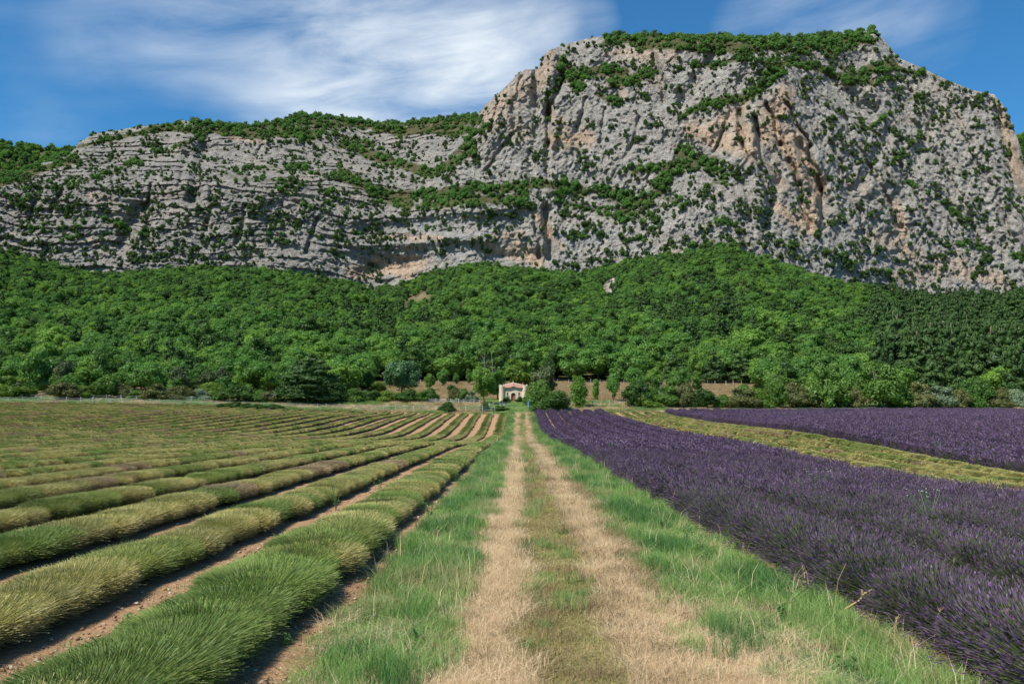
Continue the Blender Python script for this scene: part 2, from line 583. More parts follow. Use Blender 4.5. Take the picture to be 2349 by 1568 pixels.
M_GROUND, M_ROCK, M_FLOOR = m_ground(), m_rock(), m_floor()


def bark(name, c1, c2):
    return pbr(name, lambda t: t.mix(t.noise(t.n('ShaderNodeTexCoord').outputs['Object'], 9, 4), c1, c2), 0.9)


M_BARK = bark('bark', (0.09, 0.065, 0.045), (0.17, 0.14, 0.10))
M_PALEBARK = bark('pale_bark', (0.22, 0.19, 0.16), (0.36, 0.33, 0.29))
M_OAK = leaf_mat('oak_leaves', (0.077, 0.174, 0.037), (0.171, 0.330, 0.068), 0.42)
M_OAK2 = leaf_mat('oak_leaves_yellowish', (0.118, 0.234, 0.037), (0.248, 0.402, 0.075), 0.42)
M_PINE = leaf_mat('pine_needles', (.036, .076, .020), (.080, .140, .038), 0.15)
M_SCRUB = leaf_mat('box_scrub_leaves', (0.043, 0.083, 0.022), (0.106, 0.175, 0.040), 0.2)
M_HOLM = leaf_mat('holm_oak_leaves', (0.069, 0.098, 0.035), (0.156, 0.195, 0.083), 0.15)
M_CHEST = leaf_mat('highlight_tinted_leaves', (.048, .115, .034), (.165, .285, .125), 0.2)  # pale highlights are put into the lighter leaf colour
M_BUSH = leaf_mat('bush_leaves', (.066, .145, .026), (.15, .26, .05), 0.3)
M_DARKBUSH = leaf_mat('dark_bush_leaves', (.040, .092, .020), (.092, .165, .036), 0.25)
M_LIGHTBUSH = leaf_mat('light_bush_leaves', (0.106, 0.189, 0.024), (0.213, 0.312, 0.055), 0.35)
M_OLIVE = leaf_mat('olive_brush_leaves', (0.106, 0.120, 0.039), (0.213, 0.215, 0.077), 0.25)
M_SILVER = leaf_mat('silver_leaves', (0.138, 0.195, 0.110), (0.300, 0.377, 0.220), 0.25)


# ------------------------------------------------------------------ leafy crowns
_ico = None


def ico():
    global _ico
    if _ico is None:
        bm = bmesh.new()
        bmesh.ops.create_icosphere(bm, subdivisions=1, radius=1)
        _ico = (np.array([v.co[:] for v in bm.verts]), np.array([[v.index for v in f.verts] for f in bm.faces]))
        bm.free()
    return _ico


def leaf_cloud(r, lobes, n, size, up=0.25, core=0.72, droop=0.0, flat=1.0):
    """lobes: (cx,cy,cz,rx,ry,rz). returns verts, quads, tris of leaf quads + dark inner cores"""
    lobes = np.asarray(lobes, float)
    w = lobes[:, 3] * lobes[:, 4]
    k = r.choice(len(lobes), n, p=w / w.sum())
    L = lobes[k]
    d = r.normal(size=(n, 3))
    d[:, 2] += up * 1.2
    d /= np.linalg.norm(d, axis=1)[:, None]
    pos = L[:, :3] + d * L[:, 3:6] * (0.72 + 0.48 * r.random(n) ** 1.5)[:, None]
    nr = d + r.normal(size=(n, 3)) * 0.55
    nr /= np.linalg.norm(nr, axis=1)[:, None]
    a = np.cross(nr, r.normal(size=(n, 3)))
    a /= np.linalg.norm(a, axis=1)[:, None]
    b = np.cross(nr, a)
    s = size * (0.55 + 0.9 * r.random(n))[:, None]
    a, b = a * s, b * s * 0.62 * flat
    q = np.stack([pos - a, pos + b * 0.9 + nr * s * .15, pos + a, pos - b * 0.9 + nr * s * .15], 1).reshape(-1, 3)
    quads = np.arange(n * 4).reshape(-1, 4)
    iv, it = ico()
    cv, ct, off = [], [], len(q)
    for l in lobes:
        jit = 1 + 0.22 * r.normal(size=(len(iv), 1))
        cv.append(iv * l[3:6] * core * jit + l[:3])
        ct.append(it + off)
        off += len(iv)
    return np.concatenate([q] + cv), quads, np.concatenate(ct)


def crown_mesh(name, mat, seed, lobes, n, size, **kw):
    r = np.random.default_rng(seed)
    v, q, t = leaf_cloud(r, lobes(r) if callable(lobes) else lobes, n, size, **kw)
    return mesh_np(name, v, [q, t], [mat])


def lobes_round(k=16, w=0.36, z0=0.30, z1=0.98, rad=(0.12, 0.2), skew=0.0):
    def f(r):
        out = [(0, 0, (z0 + z1) / 2, w * .62, w * .62, (z1 - z0) * .36)]
        while len(out) < k:
            p = r.uniform(-1, 1, 3)
            m = np.linalg.norm(p)
            if m > 1 or m < 0.35:
                continue
            rr = r.uniform(*rad)
            h = (z1 - z0) / 2
            out.append((p[0] * (w - rr * .6), p[1] * (w - rr * .6), (z0 + z1) / 2 + p[2] * (h - rr * .55) + skew * p[0], rr, rr, rr * .82))
        return out
    return f


def lobes_bush(k=14, w=0.5, rad=(0.16, 0.27)):
    def f(r):
        out = [(0, 0, .35, w * .6, w * .6, .34)]
        while len(out) < k:
            a, m = r.uniform(0, 2 * math.pi), math.sqrt(r.random())
            rr = r.uniform(*rad)
            top = math.sqrt(max(0.05, 1 - m * m))
            out.append((math.cos(a) * m * (w - rr * .5), math.sin(a) * m * (w - rr * .5), rr * .6 + (top * .95 - rr) * r.uniform(.3, 1.0), rr, rr, rr * .9))
        return out
    return f


def lobes_column(k=14, w=0.13, z0=0.12, z1=1.0):
    def f(r):
        out = []
        for i in range(k):
            z = z0 + (z1 - z0) * (i + .5) / k
            g = w * (0.55 + 0.6 * math.sin(math.pi * min(1, (z - z0) / (z1 - z0) * .85 + .08)))
            a = r.uniform(0, 6.28)
            m = g * r.uniform(.2, .9)
            q_ = g * r.uniform(.55, .95)
            out.append((math.cos(a) * m, math.sin(a) * m, z, q_, q_, q_ * r.uniform(.8, 1.3)))
        return out
    return f


def lobes_pine(tiers=9, w=0.30, z0=0.16, power=0.8):
    def f(r):
        out = []
        for i in range(tiers):
            u = i / (tiers - 1)
            z = z0 + (0.96 - z0) * u
            rr = w * (1 - u) ** power + 0.035
            m = max(3, int(7 * (1 - u) + 2))
            a0 = r.uniform(0, 6.28)
            for j in range(m):
                a = a0 + 6.283 * j / m + r.normal() * .45
                q = rr * r.uniform(.3, .95)
                out.append((math.cos(a) * q, math.sin(a) * q, z + r.normal() * .035 + .03 * (1 - u), rr * r.uniform(.36, .6), rr * r.uniform(.36, .6), 0.062 + .02 * r.random()))
        return out
    return f


def trunk_mesh(name, mat, seed, h=0.6, r0=0.03, limbs=5, spread=0.22, lean=0.04):
    r = random.Random(seed)
    b = MB()
    pts = [(0, 0, -0.03)]
    for i in range(1, 6):
        u = i / 5
        pts.append((lean * u * u + r.uniform(-.012, .012), r.uniform(-.012, .012), h * u))
    b.tube(pts, [r0 * (1.25 if i == 0 else 1) * (1 - 0.13 * i) for i in range(6)], 6)
    for i in range(limbs):
        k = 2 + i % 3
        a = r.uniform(0, 6.28)
        s = pts[k]
        L = spread * r.uniform(.7, 1.2)
        mid = (s[0] + math.cos(a) * L * .5, s[1] + math.sin(a) * L * .5, s[2] + L * .45)
        end = (s[0] + math.cos(a) * L, s[1] + math.sin(a) * L, s[2] + L * r.uniform(.8, 1.3))
        b.tube([s, mid, end], [r0 * .5, r0 * .35, r0 * .15], 5)
    return b.mesh(name, mat, True)


def plant_tree(name, label, cat, loc, h, wfac, crown, trunk, rz=None, group=None):
    o = empty(name, tuple(float(c) for c in loc), random.uniform(0, 6.28) if rz is None else rz)
    o.scale = (h * wfac, h * wfac, h)
    tag(o, label, cat, group)
    if trunk is not None:
        obj('trunk', trunk, o)
    obj('crown', crown, o)
    return o


# ------------------------------------------------------------------ SETTING: ground
def axis(segs):
    out = []
    for a, b, st in segs:
        out.append(np.arange(a, b, st))
    return np.unique(np.round(np.concatenate(out), 3))


gx = axis([(-3000, -400, 325), (-400, -100, 12), (-100, -6, 1.5), (-6, 7, 0.25), (7, 100, 1.5), (100, 400, 12), (400, 3001, 325)])
gy = axis([(-3000, -120, 320), (-120, 2, 6), (2, 40, 0.35), (40, 150, 1.0), (150, 262, 4)])
X, Y = np.meshgrid(gx, gy)
Z = ground_z(X, Y)
near = np.exp(-((np.abs(X) / 90) ** 4)) * smooth(146, 130, Y)
Z = Z + 0.035 * fbm(P3(X, Y, 0) / 0.9, 3, 5) * near
rut = -0.06 * (np.exp(-((X + .2) / .3) ** 2) + np.exp(-((X - 1.35) / .35) ** 2)) * smooth(136, 128, Y)
Z = Z + rut - 4.0 * smooth(203, 225, Y)
# the valley floor falls gently away to the horizon behind the photographer
nx, ny = len(gx), len(gy)
F = np.arange(nx * ny).reshape(ny, nx)
F = np.stack([F[:-1, :-1], F[:-1, 1:], F[1:, 1:], F[1:, :-1]], -1).reshape(-1, 4)
tag(obj('ground', mesh_np('ground', P3(X, Y, Z).reshape(-1, 3), F, [M_GROUND], smooth_shade=True)),
    'lavender field ground with orange soil, grassy track strips and dry meadow behind', kind='structure')

# forest floor
fpx = np.arange(-1500, 3900, 22.0)
ft = np.linspace(0, 1.12, 60)
A, B = np.meshgrid(fpx, ft)
SP = slope_point(A, B)
SP[..., 2] -= 0.4
bare = np.zeros(A.shape + (3,))
t_img = SP.copy()


def project(p):
    """world -> measuring grid of the photograph"""
    q = np.asarray(p, float) - np.array([0, 0, CAMZ])
    l = q @ CAMR
    return PW / 2 - l[..., 0] / l[..., 2] * FPX, PH / 2 + l[..., 1] / l[..., 2] * FPX


ipx, ipy = project(SP)
BARE = [(965, 680, 34, 20, .62), (1012, 695, 34, 12, .60), (930, 702, 12, 24, .55), (1060, 700, 14, 16, .5), (700, 675, 12, 4, .6), (1690, 640, 14, 8, .8)]
SCREE = [(1410, 640, 9, 12), (1396, 655, 9, 12), (1400, 672, 7, 14)]


def blob(px, py, b):
    return np.exp(-((px - b[0]) / b[2]) ** 2 - ((py - b[1]) / b[3]) ** 2)


def bare_mask(px, py):
    m = 0
    for b in BARE:
        m = np.maximum(m, blob(px, py, b) * b[4])
    return m


def scree_mask(px, py):
    m = 0
    for b in SCREE:
        m = np.maximum(m, blob(px, py, b))
    return m


bare[..., 0] = np.clip(bare_mask(ipx, ipy) * 1.6, 0, 1)
bare[..., 1] = np.clip(scree_mask(ipx, ipy) * 1.8, 0, 1)
ny, nx = A.shape
F = np.arange(nx * ny).reshape(ny, nx)
F = np.stack([F[:-1, :-1], F[:-1, 1:], F[1:, 1:], F[1:, :-1]], -1).reshape(-1, 4)
tag(obj('forest_hill', mesh_np('forest_hill', SP.reshape(-1, 3), F, [M_FLOOR], cols={'tint': bare.reshape(-1, 3)}, smooth_shade=True)),
    'wooded slope rising to the foot of the cliff', kind='structure')

# ------------------------------------------------------------------ SETTING: limestone mountain
SKYL = np.array([(-1500, 640), (-900, 560), (-500, 500), (-250, 470), (-100, 440), (0, 418), (60, 390), (130, 360), (165, 348), (180, 328), (215, 306), (240, 304), (320, 290), (345, 288), (400, 284),
                 (420, 276), (450, 282), (560, 290), (650, 276), (690, 264), (760, 270), (850, 280), (930, 284), (1000, 274), (1093, 268), (1110, 244),
                 (1150, 208), (1190, 168), (1205, 160), (1235, 159), (1240, 140), (1255, 117), (1300, 101), (1350, 88), (1405, 80), (1450, 84),
                 (1520, 82), (1600, 86), (1700, 89), (1800, 90), (1850, 87), (1880, 82), (1950, 76), (2005, 70), (2030, 95), (2060, 133), (2110, 155),
                 (2170, 183), (2230, 207), (2280, 217), (2300, 242), (2320, 282), (2335, 322), (2348, 372), (2365, 440), (2390, 540), (2420, 620), (2480, 680), (3000, 700)], float)


def capsule(px, py, x0, y0, x1, y1, r):
    dx, dy = x1 - x0, y1 - y0
    t = np.clip(((px - x0) * dx + (py - y0) * dy) / (dx * dx + dy * dy + 1e-6), 0, 1)
    d = np.hypot(px - x0 - t * dx, py - y0 - t * dy)
    return np.clip(1.25 - d / r, 0, 1)


VEG = [  # bands of trees and scrub on the mountain: x0,y0,x1,y1,radius,density
    (1400, 88, 2000, 92, 14, 1), (1470, 105, 1700, 108, 20, .9), (1700, 110, 1950, 100, 20, .95), (1900, 120, 1960, 95, 22, 1), (1380, 105, 1480, 92, 16, .7),
    (1290, 150, 1330, 195, 22, .95), (1330, 170, 1430, 160, 20, .9), (1400, 190, 1480, 170, 22, .9), (1260, 215, 1300, 180, 14, .8), (1370, 215, 1420, 235, 16, .7),
    (1600, 150, 1720, 135, 16, .7), (1700, 230, 1780, 170, 18, .95), (1760, 150, 1850, 145, 16, .9), (1850, 150, 1960, 185, 18, .8), (1950, 175, 2050, 150, 20, .95),
    (1640, 240, 1720, 220, 16, .9), (1560, 265, 1640, 235, 12, .8), (1600, 90, 1660, 130, 14, .5), (2050, 150, 2110, 165, 12, .7), (2000, 190, 2080, 175, 14, .7),
    (1930, 150, 2000, 200, 14, .7), (1990, 290, 2110, 220, 9, .6), (2030, 380, 2110, 310, 10, .6), (2090, 420, 2190, 490, 9, .6),
    (1450, 390, 1640, 370, 20, .75), (1560, 350, 1640, 385, 20, .75), (1500, 420, 1560, 380, 22, .75), (1380, 440, 1480, 470, 26, .7), (1420, 490, 1520, 430, 26, .75),
    (1240, 420, 1340, 440, 20, .85), (1280, 470, 1500, 500, 22, .6), (1500, 440, 1560, 470, 20, .6), (1640, 500, 1700, 530, 14, .6), (1600, 440, 1680, 400, 14, .6),
    (880, 450, 1240, 425, 20, .85), (980, 470, 1200, 455, 22, .8), (780, 400, 940, 470, 20, .9), (780, 330, 990, 400, 18, .95), (990, 400, 1080, 340, 15, .95), (1040, 350, 1120, 280, 9, .8), (700, 470, 930, 460, 16, .5),
    (470, 285, 1090, 278, 18, 1), (500, 300, 720, 310, 18, 1), (350, 292, 480, 300, 12, .9), (720, 300, 860, 330, 12, .7), (860, 300, 1080, 300, 16, .95), (400, 340, 470, 310, 10, .7),
    (180, 335, 330, 298, 9, .75), (330, 296, 420, 282, 10, .8), (0, 420, 170, 360, 14, 1), (-200, 470, 0, 420, 18, 1), (170, 420, 330, 370, 14, .6), (0, 460, 120, 430, 16, .45), (330, 330, 400, 350, 8, .6), (100, 440, 220, 400, 10, .5),
    (520, 400, 700, 420, 16, .55), (560, 380, 820, 400, 14, .55), (600, 440, 760, 430, 14, .5), (240, 500, 330, 540, 14, .6), (30, 520, 200, 560, 16, .45), (180, 380, 280, 300, 8, .5), (100, 520, 260, 510, 16, .45),
    (860, 520, 1000, 520, 10, .35), (1000, 520, 1230, 500, 8, .4), (600, 530, 900, 545, 12, .3), (1300, 540, 1600, 560, 14, .35), (1050, 560, 1120, 545, 10, .5), (520, 560, 700, 560, 10, .3),
    (1960, 560, 2060, 640, 16, .4), (1780, 560, 1960, 600, 12, .45), (2200, 560, 2340, 600, 18, .4), (1600, 560, 1720, 560, 14, .6)]
WARM = [  # warm limestone patches: x0,y0,x1,y1,radius,amount
    (1700, 250, 1640, 290, 22, .7), (1590, 300, 1680, 330, 30, .9), (1800, 220, 1760, 300, 30, .85), (1700, 300, 1720, 350, 30, .9), (1760, 260, 1830, 380, 34, .8), (1820, 320, 1870, 440, 22, .95),
    (1870, 420, 1850, 520, 26, .8), (1780, 470, 1860, 530, 20, .8), (2010, 540, 2100, 580, 22, .6), (2060, 470, 2070, 540, 14, .7), (1760, 380, 1800, 430, 20, .5), (1990, 200, 1960, 160, 14, .3),
    (1270, 320, 1340, 320, 26, .8), (1260, 260, 1290, 300, 18, .7), (1120, 270, 1200, 200, 34, .55), (1240, 190, 1265, 130, 20, .6), (1200, 310, 1150, 260, 20, .4), (1420, 120, 1540, 130, 22, .45), (1430, 215, 1400, 180, 12, .6),
    (820, 625, 960, 600, 20, .95), (870, 600, 940, 630, 18, 1), (1120, 570, 1230, 595, 18, .9), (1230, 490, 1280, 560, 12, .95), (1180, 560, 1240, 600, 16, 1), (860, 545, 1010, 545, 8, .7), (1090, 545, 1200, 540, 8, .6),
    (520, 318, 600, 322, 6, .6), (200, 450, 260, 470, 12, .4), (170, 540, 230, 560, 10, .4), (2190, 620, 2300, 640, 20, .6), (2050, 640, 2200, 600, 26, .45), (1420, 660, 1400, 640, 10, .7), (330, 470, 420, 430, 16, .2),
    (2290, 240, 2345, 420, 14, .6), (1960, 420, 2040, 470, 20, .3), (1540, 560, 1600, 600, 12, .4)]
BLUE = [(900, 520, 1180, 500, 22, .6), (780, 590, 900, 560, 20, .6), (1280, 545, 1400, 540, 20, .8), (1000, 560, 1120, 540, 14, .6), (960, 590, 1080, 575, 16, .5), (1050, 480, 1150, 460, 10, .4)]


def bands(lst, px, py):
    m = np.zeros(np.broadcast(px, py).shape)
    for b in lst:
        m = np.maximum(m, capsule(px, py, *b[:5]) * b[5])
    return m


mpx = np.concatenate([np.arange(-1500, -100, 40.0), np.arange(-100, 2440, 2.05), np.arange(2440, 3001, 40.0)])
NT_ = 330
NB = 14
vtop = np.interp(mpx, SKYL[:, 0], SKYL[:, 1])
vbot = np.maximum(forest_line(mpx) + 45, vtop + 20)
tt = np.linspace(0, 1, NT_)
PX = np.broadcast_to(mpx[None], (NT_, len(mpx)))
PY = vbot[None] + (vtop - vbot)[None] * tt[:, None]
_pxw = PX + 10 * fbm(P3(PX / 40, PY / 40, 3), 2, 71)
_pyw = PY + 8 * fbm(P3(PX / 40, PY / 40, 9), 2, 72)
veg = bands(VEG, _pxw, _pyw)
warm = bands(WARM, _pxw, _pyw)
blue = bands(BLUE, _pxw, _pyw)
# steepness of the face -> distance, integrated up each column
left = smooth(1150, 1000, PX + 0.55 * (PY - 330))         # 1 on the terraced left massif
steep = 1.9 + 1.0 * (1 - left) + 0.8 * smooth(420, 560, PY)
steep = steep * (1 - 0.55 * np.clip(veg * 1.4, 0, 1))
steep = np.maximum(steep, 0.95)
steep = np.where((left > 0.5) & (PY < 330), np.minimum(steep, 0.85), steep)
rr_ = ray(PX, PY)
s = rr_[..., 2]
Dm = np.empty_like(s)
Dm[0] = forest_D(mpx) + 4
for j in range(1, NT_):
    Dm[j] = Dm[j - 1] * (1 + (s[j] - s[j - 1]) / np.maximum(steep[j] - s[j], 0.28))
# smooth the distances sideways so that the face is one body, then step the right massif forward of the left one
ker = np.hanning(61)
ker /= ker.sum()
pad = np.pad(Dm, ((0, 0), (30, 30)), mode='edge')
Dm = np.stack([np.convolve(row, ker, 'valid') for row in pad])
edge = 1095 - 0.55 * (PY - 256)
Dm = Dm + 55 * smooth(edge + 6, edge - 10, PX) * smooth(430, 330, PY)
# big forms: buttresses and gullies (positive = towards the viewer)
G = np.zeros_like(Dm)
FISS = [(1692, 255, 1703, 345, 4.5, -13), (1728, 268, 1748, 360, 4.5, -15), (1762, 240, 1792, 335, 5, -16), (1792, 335, 1832, 425, 5, -15), (1832, 425, 1853, 525, 5, -12), (1803, 235, 1852, 335, 4.5, -14), (1852, 335, 1880, 440, 5, -15), (1880, 440, 1888, 520, 4, -10),
        (1660, 300, 1640, 350, 4, -9), (1560, 330, 1548, 385, 4, -9), (1256, 215, 1250, 330, 5, -14), (1250, 330, 1256, 405, 5, -12), (1288, 190, 1256, 262, 5, -13), (1497, 130, 1523, 235, 5, -12), (1440, 150, 1462, 232, 4, -9), (1340, 225, 1322, 300, 4, -9), (1390, 250, 1372, 330, 4, -8),
        (1470, 270, 1440, 350, 4, -8), (1600, 150, 1585, 235, 4, -8), (1920, 250, 2010, 400, 4, -8), (2010, 400, 2060, 520, 4, -8), (1960, 240, 2070, 380, 4, -7), (2070, 380, 2140, 520, 4, -7), (2060, 230, 2180, 400, 4, -7), (2180, 400, 2250, 560, 4, -8), (2170, 230, 2270, 420, 4, -7), (2270, 420, 2330, 560, 4, -8),
        (1940, 430, 1990, 560, 4, -8), (1900, 330, 1950, 440, 4, -8), (1740, 380, 1760, 470, 4, -9), (1700, 420, 1720, 500, 4, -8), (1150, 210, 1120, 300, 4, -7), (1195, 180, 1175, 290, 4, -8), (1225, 500, 1240, 590, 4, -10), (1180, 300, 1120, 390, 4, -7),
        (1775, 270, 1800, 360, 7, 8), (1815, 330, 1848, 430, 7, 9), (1862, 400, 1872, 500, 7, 8), (1712, 262, 1724, 350, 6, 7), (1272, 225, 1270, 330, 8, 9), (1510, 120, 1545, 200, 8, 8),
        (430, 330, 410, 420, 5, -10), (480, 420, 470, 520, 5, -8), (350, 420, 330, 540, 5, -9), (250, 360, 260, 430, 5, -8), (600, 330, 570, 400, 5, -8), (700, 330, 720, 390, 5, -8), (160, 400, 120, 480, 5, -9), (90, 440, 70, 520, 5, -8), (720, 500, 700, 580, 5, -8), (560, 470, 545, 560, 5, -7)]
for x0, y0, x1, y1, r_, am in FISS + [(1234, 150, 1229, 240, 7, -13), (1225, 240, 1215, 420, 7, -7), (1285, 180, 1260, 260, 10, -14), (1180, 190, 1140, 300, 40, 14), (1262, 130, 1260, 220, 18, 12), (1290, 240, 1300, 330, 24, 10),
                               (1490, 150, 1520, 230, 14, -12), (1640, 120, 1560, 240, 12, -10), (1700, 100, 1740, 150, 26, 12), (1600, 120, 1620, 150, 20, -6), (2000, 90, 2030, 150, 26, 12), (1900, 180, 2000, 260, 16, -12),
                               (1700, 240, 1640, 330, 16, -8), (1800, 230, 1860, 380, 30, 10), (1830, 330, 1900, 470, 10, -12), (1860, 400, 1890, 500, 9, -9), (1780, 420, 1760, 520, 10, -8), (1740, 300, 1790, 420, 9, -8),
                               (1560, 330, 1700, 420, 22, -12), (1330, 460, 1520, 460, 40, -10), (1250, 480, 1262, 590, 8, -16), (1225, 500, 1235, 560, 14, 8), (2040, 300, 1960, 440, 12, -7), (2150, 250, 2080, 420, 12, -6),
                               (2230, 300, 2330, 520, 30, 8), (2100, 500, 2200, 640, 30, 6), (2290, 260, 2360, 520, 10, -10), (440, 280, 420, 330, 24, 18), (330, 300, 300, 340, 40, 12), (215, 320, 200, 350, 30, 14), (450, 450, 480, 520, 12, -8),
                               (470, 340, 440, 460, 12, -14), (330, 470, 280, 560, 14, -12), (200, 440, 260, 440, 40, 10), (620, 330, 760, 340, 26, 10), (780, 320, 900, 390, 16, -10), (820, 500, 1200, 470, 16, 10), (800, 560, 1100, 545, 12, 9), (850, 620, 960, 600, 22, -14), (1120, 595, 1230, 590, 18, -8)]:
    G += am * (0.55 if r_ > 8 or abs(am) > 16 else .46) * np.clip(capsule(_pxw if r_ < 8 else PX, _pyw if r_ < 8 else PY, x0, y0, x1, y1, r_ * 1.6), 0, 1) ** 1.4
Dm -= G
Pm = rr_ * Dm[..., None]
# weathering at several scales
q = Pm * np.array([1, 0.6, 1])
warpx = fbm(q / 45, 3, 21)[..., None] * np.array([10, 0, 6])
qq = q + warpx
big = fbm(qq * np.array([1 / 45, 1 / 60, 1 / 55]), 3, 3)
rib = 1 - np.abs(fbm((qq @ np.array([[1, 0, .35], [0, 1, 0], [-.35, 0, 1]])) * np.array([1 / 13, 1 / 30, 1 / 48]), 4, 8, .55)) * 2
crag = 1 - np.abs(fbm(qq / 9.0, 4, 15, .6)) * 2
bulge = np.abs(fbm((qq @ np.array([[1, 0, .4], [0, 1, 0], [-.4, 0, 1]])) * np.array([1 / 4.6, 1 / 7, 1 / 11.0]), 3, 18, .6)) * 2
bed = qq[..., 2] + 0.06 * qq[..., 0] + 7 * fbm(qq / 60, 2, 30)
bedn = 0.6 * vnoise(P3(qq[..., 0] / 90, 0, bed / 7.0), 31) + 0.55 * vnoise(P3(qq[..., 0] / 40, 0, bed / 2.9), 32)
bedj = bed + 1.2 * vnoise(P3(qq[..., 0] / 12, 0, bed / 9), 33)
saw = 1 - np.mod(bedj / 5.2, 1.0)
sawamp = 0.4 + 1.6 * np.clip(vnoise(P3(qq[..., 0] / 26, 1, bed / 5.2), 34) + .45, 0, 1)
stepd = left * (2.2 * bedn + 1.15 * saw * sawamp + 2.2 * crag + 1.1 * bulge) + (1 - left) * (3.8 * rib + 1.9 * crag + 1.5 * bulge + 0.5 * bedn + .3 * saw * sawamp)
tiltm = np.array([[1, 0, .3], [0, 1, 0], [-.3, 0, 1]])
jw = qq + fbm(qq / 6, 2, 140)[..., None] * 1.6
blk1 = np.where(left > .5, cells(jw * np.array([1 / 20, 1 / 20, 1 / 6.5]), 150), cells((jw @ tiltm) * np.array([1 / 9, 1 / 14, 1 / 22]), 151))
blk2 = np.where(left > .5, cells(jw * np.array([1 / 8, 1 / 8, 1 / 2.6]), 152), cells((jw @ tiltm) * np.array([1 / 3.6, 1 / 6, 1 / 8]), 153))
wall = np.maximum(capsule(PX, PY, 1740, 270, 1850, 480, 95), np.maximum(capsule(PX, PY, 1600, 300, 1680, 320, 50), capsule(PX, PY, 1280, 310, 1330, 320, 40))) ** .7
rib2 = fbm((qq @ np.array([[1, 0, .28], [0, 1, 0], [-.28, 0, 1]])) * np.array([1 / 7.0, 1 / 20, 1 / 70]), 3, 170, .55)
stepd = stepd * .66 * (1 - .7 * wall) + ((1.7 - .5 * left) * blk1 + 1.0 * blk2) * (1 - .62 * wall) + 3.2 * wall * rib2
low = smooth(470, 560, PY) * smooth(1300, 1150, PX) * smooth(500, 760, PX)
stepd = stepd * (1 - .45 * low) + low * 2.2 * bedn
clean = np.clip(warm * 1.1, 0, 1)
stepd *= (1 - 0.35 * clean)
disp = 6.5 * big + .64 * stepd + left * (1.1 * bedn + .7 * saw * sawamp) + 1.45 * fbm(qq / 2.2, 2, 55)
rim = smooth(0.0, 0.035, 1 - tt)[:, None]
Dm2 = Dm - disp * (0.35 + 0.65 * rim)
Pm = rr_ * Dm2[..., None]
Pm[..., 2] += CAMZ
# the back of the mountain: over the ridge and down again
backs = []
for b in range(1, NB + 1):
    u = b / NB
    last = Pm[-1].copy()
    k = 1 + u * 0.9
    last[:, 0] *= k
    last[:, 1] *= k
    last[:, 2] = last[:, 2] + 2.0 * math.sin(min(1, u * 6) * math.pi) - (last[:, 2] + 5) * u ** 1.6
    last[:, 2] += 6 * fbm(P3(last[:, 0] / 40, last[:, 1] / 40, 1), 2, 66) * min(1, u * 3)
    backs.append(last)
Pall = np.concatenate([Pm, np.stack(backs)], 0)
tint = np.zeros(Pall.shape[:2] + (4,))
tint[:NT_, :, 3] = left
tint[:NT_, :, 0] = np.clip(warm * 1.25, 0, 1)
tint[:NT_, :, 1] = np.clip(veg * 0.9, 0, 1)
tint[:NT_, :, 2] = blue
tint[NT_:, :, 1] = 0.9
ny, nx = Pall.shape[:2]
F = np.arange(nx * ny).reshape(ny, nx)
F = np.stack([F[:-1, :-1], F[:-1, 1:], F[1:, 1:], F[1:, :-1]], -1).reshape(-1, 4)
tag(obj('mountain', mesh_np('mountain', Pall.reshape(-1, 3), F, [M_ROCK], cols={'tint': tint.reshape(-1, 4)})),
    'grey limestone mountain with warm streaked cliff face and scrub ledges', kind='structure')


# far wooded hills that close the view on both sides
def far_hill(pts, D, label, back=500):
    pts = np.array(pts, float)
    xs = np.arange(pts[0, 0], pts[-1, 0] + 1, 14.0)
    ys = np.interp(xs, pts[:, 0], pts[:, 1])
    rows = []
    for u in np.linspace(0, 1, 26):
        r = ray(xs, ys)
        d = D * (0.72 + 0.28 * u)
        p = r * d
        p[:, 2] = p[:, 2] * (u ** 0.8) / (d / D) + CAMZ
        p[:, 2] += 10 * fbm(p / 90, 2, 77) * math.sin(math.pi * u)
        rows.append(p)
    for u in (0.3, 0.7, 1.0):
        p = rows[25].copy()
        p[:, :2] *= 1 + back / D * u
        p[:, 2] *= 1 - u
        rows.append(p)
    V = np.stack(rows)
    ny, nx = V.shape[:2]
    F = np.arange(nx * ny).reshape(ny, nx)
    F = np.stack([F[:-1, :-1], F[:-1, 1:], F[1:, 1:], F[1:, :-1]], -1).reshape(-1, 4)
    tag(obj('far_hill', mesh_np('far_hill', V.reshape(-1, 3), F, [M_FLOOR], cols={'tint': np.zeros((nx * ny, 3))}, smooth_shade=True)), label, kind='structure')
    return V


FH = [far_hill([(-1400, 420), (-500, 360), (-150, 335), (0, 334), (80, 338), (170, 346), (260, 372), (420, 470)], 1250, 'far wooded hill behind the left end of the cliff'),
      far_hill([(2200, 420), (2290, 350), (2330, 322), (2360, 322), (2500, 340), (2800, 400), (3600, 520)], 1150, 'far wooded hill behind the right end of the cliff')]

# ------------------------------------------------------------------ woods: forest trees as things, the remainder as one mass
def forest_variants():
    out = []
    shapes = [(17, .46, .05, .96, (.10, .20)), (22, .40, .04, 1.0, (.09, .17)), (13, .52, .08, .90, (.13, .24)), (24, .36, .03, 1.04, (.08, .16)), (19, .48, .04, .95, (.09, .21)), (15, .40, .10, 1.0, (.12, .19)), (26, .54, .05, .92, (.08, .16))]
    for i, (k, w, z0, z1, rad) in enumerate(shapes):
        out.append(crown_mesh('oak_crown', (M_OAK, M_OAK2, M_OAK, M_BUSH, M_OAK2, M_DARKBUSH, M_OAK)[i], 100 + i, lobes_round(k, w, z0, z1, rad, (.1, 0, -.12, .05, .15, -.08, 0)[i]), 2600, 0.030, core=.76))
    return out


